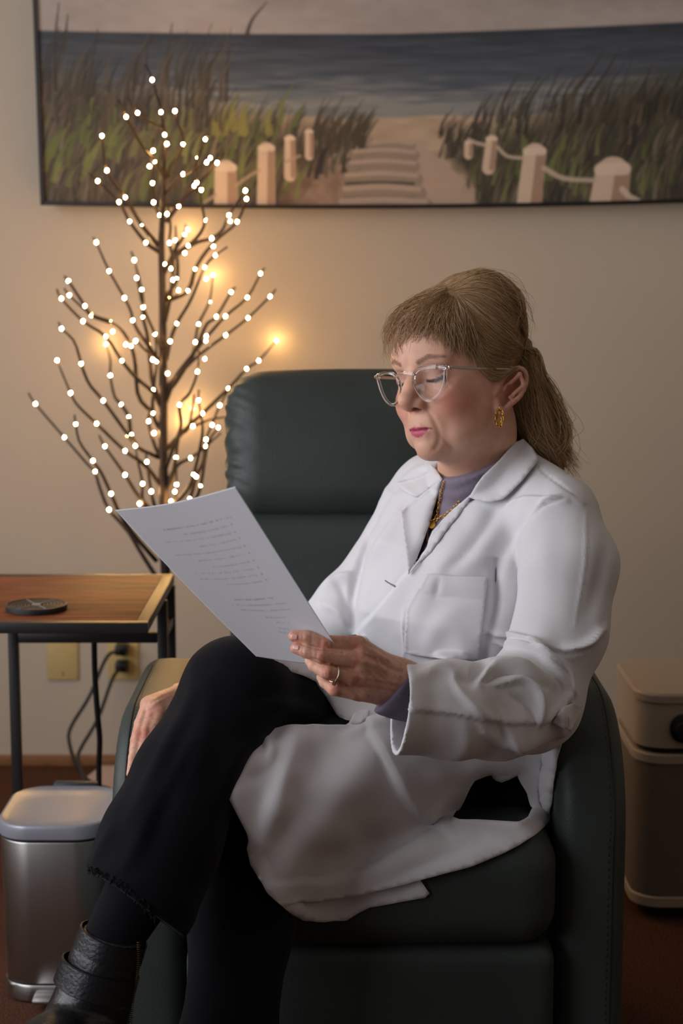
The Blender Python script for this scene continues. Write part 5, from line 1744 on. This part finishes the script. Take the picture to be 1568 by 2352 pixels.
def strands(guides, n, bvhs, rad, lift, jit, seed, pts=13, cutlo=0.0, cuthi=0.25, wave=0.0, dflt=None):
    rng = np.random.RandomState(seed)
    G = np.array([smooth_path([z1(p) for p in g], 40) for g in guides])
    V, F, C, nv, CV = [], [], [], 0, Vector(CAM)
    for k in range(n):
        u = rng.rand() * (len(G) - 1)
        i = int(u)
        w = u - i
        g = G[i] * (1 - w) + G[i + 1] * w
        a, b = rng.rand() * cutlo, 1 - rng.rand() * cuthi
        t = np.linspace(a, b, pts) * 39
        p = np.stack([np.interp(t, np.arange(40), g[:, c]) for c in (0, 1)], 1)
        ph = rng.rand(4) * 6.3
        tt = np.linspace(0, 1, pts)
        j = jit * (0.35 + tt)
        p[:, 0] += j * (np.sin(tt * 3 + ph[0]) + 0.5 * np.sin(tt * 8 + ph[1])) + wave * np.sin(tt * 11 + u * 1.5 + ph[0] * 0.2) * tt
        p[:, 1] += j * (np.sin(tt * 3 + ph[2]) + 0.5 * np.sin(tt * 8 + ph[3]))
        Y = np.full(pts, np.nan)
        D_ = at_v(p, np.ones(pts)) - CAM
        D_ /= np.linalg.norm(D_, axis=1)[:, None]
        for q in range(pts):
            dv = Vector(D_[q])
            for bv in bvhs:
                loc = bv.ray_cast(CV, dv)[0]
                if loc is not None and not (Y[q] < loc.y):
                    Y[q] = loc.y
        ok = ~np.isnan(Y)
        if ok.sum() < 2:
            continue
        Y = np.interp(np.arange(pts), np.where(ok)[0], Y[ok])
        Y = np.minimum(Y, Y.min() + 0.12)
        for _ in range(3):
            Y[1:-1] = (Y[:-2] + 2 * Y[1:-1] + Y[2:]) / 4
        L = lift * rng.rand() ** 1.5
        Y -= 0.0008 + L * np.sin(np.pi * np.clip(0.1 + 0.8 * tt, 0, 1))
        P = at_v(p, Y)
        r = rad * rng.uniform(0.7, 1.3) * np.interp(tt, [0, 0.1, 0.7, 1], [0.6, 1, 0.9, 0.35])
        v, f_ = thin_tube(P, r)
        F.append(f_ + nv)
        V.append(v)
        nv += len(v)
        tone = rng.rand()
        col = lin((178, 142, 102)) * rng.uniform(0.7, 1.15) if tone < 0.82 else lin((205, 178, 140)) * rng.uniform(0.75, 1.05)
        C.append(np.tile(col, (len(v), 1)))
    return np.vstack(V), np.vstack(F), np.vstack(C)
HV, HF, HC = [], [], []
for args in ((top_g, 420, [hair_bvh, hv_bvh], 0.00036, 0.004, 4, 12, 12, 0.3, 0.3), (bang_g, 1150, [hair_bvh, hv_bvh], 0.00034, 0.008, 7, 1, 13, 0.15, 0.55), (side_g, 3000, [hair_bvh, hv_bvh], 0.00036, 0.005, 4, 2, 14, 0.3, 0.12),
             (tail_g, 2300, [hair_bvh], 0.00038, 0.016, 11, 3, 20, 0.1, 0.3, 11.0), (side_g[:3], 70, [hair_bvh], 0.00028, 0.012, 16, 8, 14, 0.3, 0.2),
             (tail_g, 90, [hair_bvh], 0.0003, 0.02, 26, 9, 16, 0.2, 0.1, 7.0), (bang_g, 60, [hair_bvh, hv_bvh], 0.0003, 0.012, 14, 10, 13, 0.2, 0.2)):
    v, f_, c = strands(*args)
    HF.append(f_ + sum(len(q) for q in HV))
    HV.append(v)
    HC.append(c)
me = mesh_np('hair_strands', np.vstack(HV), np.vstack(HF))
vcol(me, np.vstack(HC))
hs = link('hair_strands', me, m_hair, hair)
hs['kind'] = 'stuff'
clip_p = []
for p in ((1103, 570), (1095, 640), (1082, 725)):
    x, y = z1(p)
    loc = hair_bvh.ray_cast(Vector(CAM), Vector(at(x, y, 1.0) - CAM).normalized())[0]
    clip_p.append(np.array(loc) - np.array([0, 0.006, 0]) if loc is not None else at(x, y, 2.36))
tube('hair_pin', smooth_path(clip_p, 16), 0.0009, mk('pin_brass', lin((150, 136, 70)), 0.3, metal=0.8), hair, 6)

# ---- eyeglasses
gl = thing('eyeglasses', head_pt((0, 0.098, -0.012)), 'clear-framed eyeglasses worn by the woman', 'eyeglasses')
m_clear = mk('clear_acetate', (0.95, 0.95, 0.96), 0.06, trans=1.0, ior=1.49)
m_temple = mk('temple_silver', lin((190, 180, 168)), 0.3, metal=0.4)
ml = bpy.data.materials.new('lens')
ml.use_nodes = True
nt = ml.node_tree
for n in list(nt.nodes):
    nt.nodes.remove(n)
out = nt.nodes.new('ShaderNodeOutputMaterial')
mixn = nt.nodes.new('ShaderNodeMixShader')
tr_ = nt.nodes.new('ShaderNodeBsdfTransparent')
tr_.inputs[0].default_value = (0.97, 0.97, 0.97, 1)
gl_ = nt.nodes.new('ShaderNodeBsdfGlossy')
gl_.inputs['Roughness'].default_value = 0.03
fr_ = nt.nodes.new('ShaderNodeFresnel')
fr_.inputs[0].default_value = 1.30
nt.links.new(fr_.outputs[0], mixn.inputs[0])
nt.links.new(tr_.outputs[0], mixn.inputs[1])
nt.links.new(gl_.outputs[0], mixn.inputs[2])
nt.links.new(mixn.outputs[0], out.inputs[0])
GY = 0.0975
rim_px = [(370, 830), (376, 795), (405, 764), (460, 750), (520, 748), (572, 760), (577, 800), (570, 860), (548, 915), (510, 955), (468, 970), (428, 952), (392, 905), (374, 865)]
wrap = lambda x: GY - 4.0 * max(abs(x) - 0.010, 0) ** 2
RIM = []
for p in rim_px:
    yv = GY
    for _ in range(6):
        r_ = on_plane(*z1(p), 1, yv)
        yv = wrap(r_[0])
    RIM.append(on_plane(*z1(p), 1, yv))
RIM = np.array(RIM)
for s in (1, -1):
    R = RIM * np.array([s, 1, 1])
    c = R.mean(0)
    path = smooth_path(np.vstack([R[-1:], R, R[:2]]), 90)[5:-11]
    path = smooth_path(np.vstack([R, R[:1]]), 72)
    Pw = head_pt(path)
    rm = tube('lens_rim', Pw, 0.0024, m_clear, gl, 10)
    V = [head_pt(c + (0, 0.0012, 0))] + list(head_pt(c + (path[:-1] - c) * 0.55 + (0, 0.0008, 0))) + list(head_pt(c + (path[:-1] - c) * 0.98))
    n = len(path) - 1
    F = [(0, 1 + i, 1 + (i + 1) % n) for i in range(n)] + [(1 + i, 1 + n + i, 1 + n + (i + 1) % n, 1 + (i + 1) % n) for i in range(n)]
    pydata('lens', V, F, ml, gl)
    corner = R[5]
    hinge = corner + np.array([s * 0.006, -0.003, 0.001])
    tube('end_piece', smooth_path([head_pt(R[4]), head_pt(corner + (s * 0.002, 0, 0.001)), head_pt(hinge)], 10), 0.0032, m_clear, gl, 8)
    tube('hinge', [head_pt(hinge + (0, 0.001, 0.002)), head_pt(hinge + (0, -0.001, -0.005))], 0.0015, m_silver, gl, 8)
    ex = EAR[2]
    tube('temple', smooth_path([head_pt(hinge), head_pt((s * 0.0690, 0.045, hinge[2] * 0.62 + (ex[2] + 0.002) * 0.38)), head_pt((s * 0.0722, ex[1] + 0.02, ex[2] + 0.002)), head_pt((s * 0.070, ex[1] - 0.012, ex[2] - 0.006))], 24), np.linspace(0.0021, 0.0012, 24), m_temple, gl, 8)
ib = RIM[1]
tube('bridge', smooth_path([head_pt(ib), head_pt((0, ib[1] + 0.003, ib[2] + 0.004)), head_pt(ib * np.array([-1, 1, 1]))], 16), 0.0022, m_clear, gl, 8)

# ---- jewellery
er = thing('earring', head_pt(EAR[7]), 'gold twisted drop earring in the woman\'s ear', 'earring')
e0 = head_pt(on_plane(1146, 938, 0, EX + 0.007))
for k in range(3):
    pts = []
    for a in np.linspace(0, 2 * math.pi, 30):
        pts.append(e0 + np.array([0.0040 * math.sin(a) + 0.0016 * math.sin(2 * a + k * 2.1), -0.004 + 0.0016 * math.cos(3 * a + k * 2.1), -0.012 - 0.0122 * -math.cos(a) - 0.0002 * k]))
    tube('gold_loop', pts, 0.00075, m_gold, er, 6)
tube('ear_hook', smooth_path([e0 + np.array([0, 0.002, 0.004]), e0 + np.array([0, -0.004, 0.003]), e0 + np.array([0, -0.004, -0.004])], 8), 0.0007, m_gold, er, 6)

def cast_pt(x, y, bvhs, off):
    d = Vector(at(x, y, 1.0) - CAM).normalized()
    best = None
    for b in bvhs:
        loc = b.ray_cast(Vector(CAM), d)[0]
        if loc is not None and (best is None or loc.y < best):
            best = loc.y
    return at(x, y, (best if best is not None else 2.3) - off)
nk = thing('necklace', cast_pt(993, 1205, [sh_bvh], 0.002), 'gold link necklace with round pendant over the mauve turtleneck', 'necklace')
def chain_links(path, name):
    V, F = [], []
    P = smooth_path(path, 200)
    L = np.r_[0, np.cumsum(np.linalg.norm(np.diff(P, axis=0), axis=1))]
    n = int(L[-1] / 0.0050)
    for k in range(n):
        c = np.array([np.interp((k + .5) / n * L[-1], L, P[:, i]) for i in range(3)])
        c2 = np.array([np.interp(min((k + .9) / n, 1) * L[-1], L, P[:, i]) for i in range(3)])
        t = (c2 - c) / (np.linalg.norm(c2 - c) + 1e-9)
        vw = np.array([0, -1.0, 0.15])
        sd = np.cross(t, vw)
        sd /= np.linalg.norm(sd)
        if k % 2:
            sd = sd * 0.5 + np.array([0, -0.8, 0])
        ring = [c + t * 0.0034 * math.cos(a) + sd * 0.0019 * math.sin(a) for a in np.linspace(0, 2 * math.pi, 13)]
        v, f_ = tube_vf(ring, 0.0006, 5, False)
        F += [tuple(m + len(V) for m in q) for q in f_]
        V += v
    return pydata(name, V, F, m_gold, nk)
NB = [sh_bvh, coat_bvh]
chain_links([cast_pt(x, y, [sh_bvh], 0.003) for x, y in ((1020, 1106), (1013, 1130), (1008, 1160), (1003, 1185), (995, 1197))], 'chain_links')
chain_links([cast_pt(x, y, [sh_bvh], 0.004) for x, y in ((1056, 1152), (1038, 1170), (1022, 1183), (1008, 1190), (995, 1197))], 'chain_links')
pc = cast_pt(991, 1204, [sh_bvh], 0.006)
loft('pendant', [[pc + np.array([r * math.cos(a), y, r * 1.2 * math.sin(a)]) for a in np.linspace(0, 2 * math.pi, 20, endpoint=False)] for r, y in ((0.003, -0.0015), (0.0048, -0.001), (0.0052, 0.0), (0.0048, 0.001), (0.003, 0.0015))], m_gold, nk)
tube('cord', smooth_path([cast_pt(x, y, [sh_bvh], 0.002) for x, y in ((1000, 1172), (988, 1200), (982, 1222), (981, 1244))], 16), 0.0011, mk('brown_cord', lin((110, 72, 52)), 0.7), nk, 6)

rg = thing('finger_ring', at(753, 1556, 1.915), 'diamond ring on the woman\'s hand holding the paper', 'ring')
ra_, rb_ = at(822, 1557, 1.942), at(752, 1544, 1.918)
ax = (rb_ - ra_) / np.linalg.norm(rb_ - ra_)
rc = ra_ + (rb_ - ra_) * 0.80
u = np.cross(ax, [0, 0, 1.0])
u /= np.linalg.norm(u)
w = np.cross(ax, u)
tube('band', [rc + 0.0100 * (math.cos(a) * u + math.sin(a) * w) for a in np.linspace(0, 2 * math.pi, 41)], 0.0011, m_silver, rg, 6)
dn = None
best = None
for a in np.linspace(0, 2 * math.pi, 72):
    v = math.cos(a) * u + math.sin(a) * w
    sc = v @ np.array([-0.25, -0.75, -0.62])
    if best is None or sc > best:
        best, dn = sc, v
st = rc + dn * 0.0118
loft('setting', [[st + dn * h + r * (math.cos(a) * ax + math.sin(a) * np.cross(dn, ax)) for a in np.linspace(0, 2 * math.pi, 10, endpoint=False)] for r, h in ((0.0018, -0.002), (0.0034, 0.0005))], m_silver, rg)
loft('stone', [[st + dn * h + r * (math.cos(a) * ax + math.sin(a) * np.cross(dn, ax)) for a in np.linspace(0, 2 * math.pi, 8, endpoint=False)] for r, h in ((0.0006, -0.001), (0.0033, 0.0015), (0.0022, 0.0028))], mk('diamond', (1, 1, 1), 0.02, trans=1.0, ior=2.2), rg, smooth=False)

# ---- the sheet of paper
def make_paper():
    TLp, TRp, BRp, BLp = (265, 1172, 1.895), (540, 1118, 1.765), (800, 1530, 1.953), (588, 1508, 2.030)
    n, m_ = 150, 200
    s, t = np.meshgrid(np.linspace(0, 1, n), np.linspace(0, 1, m_))
    c = [np.array(q, float) for q in (TLp, TRp, BRp, BLp)]
    s_, t_ = s[..., None], t[..., None]
    Q = c[0] * (1 - s_) * (1 - t_) + c[1] * s_ * (1 - t_) + c[2] * s_ * t_ + c[3] * (1 - s_) * t_
    bow = np.sin(np.pi * s)
    Q[..., 1] += 9 * bow * (1 - t) + 4 * bow * t
    Q[..., 2] += 0.012 * bow
    Q[..., 0] -= 4 * np.sin(np.pi * t) * (1 - s)
    V = np.array([at(*p) for p in Q.reshape(-1, 3)])
    I = np.arange(n * m_).reshape(m_, n)
    F = np.stack([I[:-1, :-1], I[1:, :-1], I[1:, 1:], I[:-1, 1:]], -1).reshape(-1, 4)
    if (vnormals(V, F) * (V - CAM)).sum() > 0:
        F = F[:, ::-1]
    C = np.tile(lin((236, 238, 244)), (len(V), 1))
    px = Q.reshape(-1, 3)[:, :2]
    z = lambda p: (250 + p[0] / 2.958, 1100 + p[1] / 2.958)
    rows = [((370, 348), (825, 260), 1), ((510, 378), (805, 320), 0), ((385, 432), (830, 370), 0), ((620, 460), (860, 412), 0), ((450, 520), (895, 465), 0), ((610, 557), (925, 512), 0),
            ((700, 600), (955, 563), 0), ((595, 642), (985, 612), 0), ((620, 682), (1010, 655), 0), ((805, 718), (1040, 695), 0), ((850, 820), (1112, 808), 1), ((840, 855), (1195, 845), 0),
            ((900, 890), (1220, 887), 0), ((1065, 940), (1200, 940), 0), ((1140, 975), (1220, 978), 0), ((1145, 1010), (1225, 1022), 0), ((1150, 1040), (1222, 1048), 0)]
    for k, (a, b, bold) in enumerate(rows):
        a, b = np.array(z(a)), np.array(z(b))
        mid = (a + b) / 2 + np.array([0, 3.5 * np.hypot(*(b - a)) / 150])
        d, sd, tt = seg_dist(px, smooth_path([a, mid, b], 12))
        x = tt * np.hypot(*(b - a))
        word = noise2(x / 2.2 + k * 13, np.zeros_like(x) + k, 31) > 0.30
        al = np.clip(1.9 - d, 0, 1) * word * (0.34 if bold else 0.24)
        C = C * (1 - al[:, None]) + lin((96, 98, 110)) * al[:, None]
        if not bold and k < 10:
            bl = np.array(z((b * 0)[:2])) if False else b + np.array([9.5, -3.0])
            al = np.clip(2.2 - np.hypot(*(px - bl).T), 0, 1) * 0.45
            C = C * (1 - al[:, None]) + lin((70, 72, 84)) * al[:, None]
    me = mesh_np('paper_sheet', V, F)
    vcol(me, C)
    mp = mk('white_paper', (1, 1, 1), 0.7, attr=True, spec=0.2)
    nt_ = mp.node_tree
    tl_ = nt_.nodes.new('ShaderNodeBsdfTranslucent')
    mx_ = nt_.nodes.new('ShaderNodeMixShader')
    mx_.inputs[0].default_value = 0.35
    nt_.links.new(nt_.nodes['Attribute'].outputs['Color'], tl_.inputs['Color'])
    nt_.links.new(nt_.nodes['Principled BSDF'].outputs[0], mx_.inputs[1])
    nt_.links.new(tl_.outputs[0], mx_.inputs[2])
    nt_.links.new(mx_.outputs[0], nt_.nodes['Material Output'].inputs['Surface'])
    o = link('paper_sheet', me, mp)
    sm_ = o.modifiers.new('paper_thickness', 'SOLIDIFY')
    sm_.thickness = 0.0004
    tag(o, 'curved sheet of white paper with faint printed lines, held by the woman', 'paper')
make_paper()
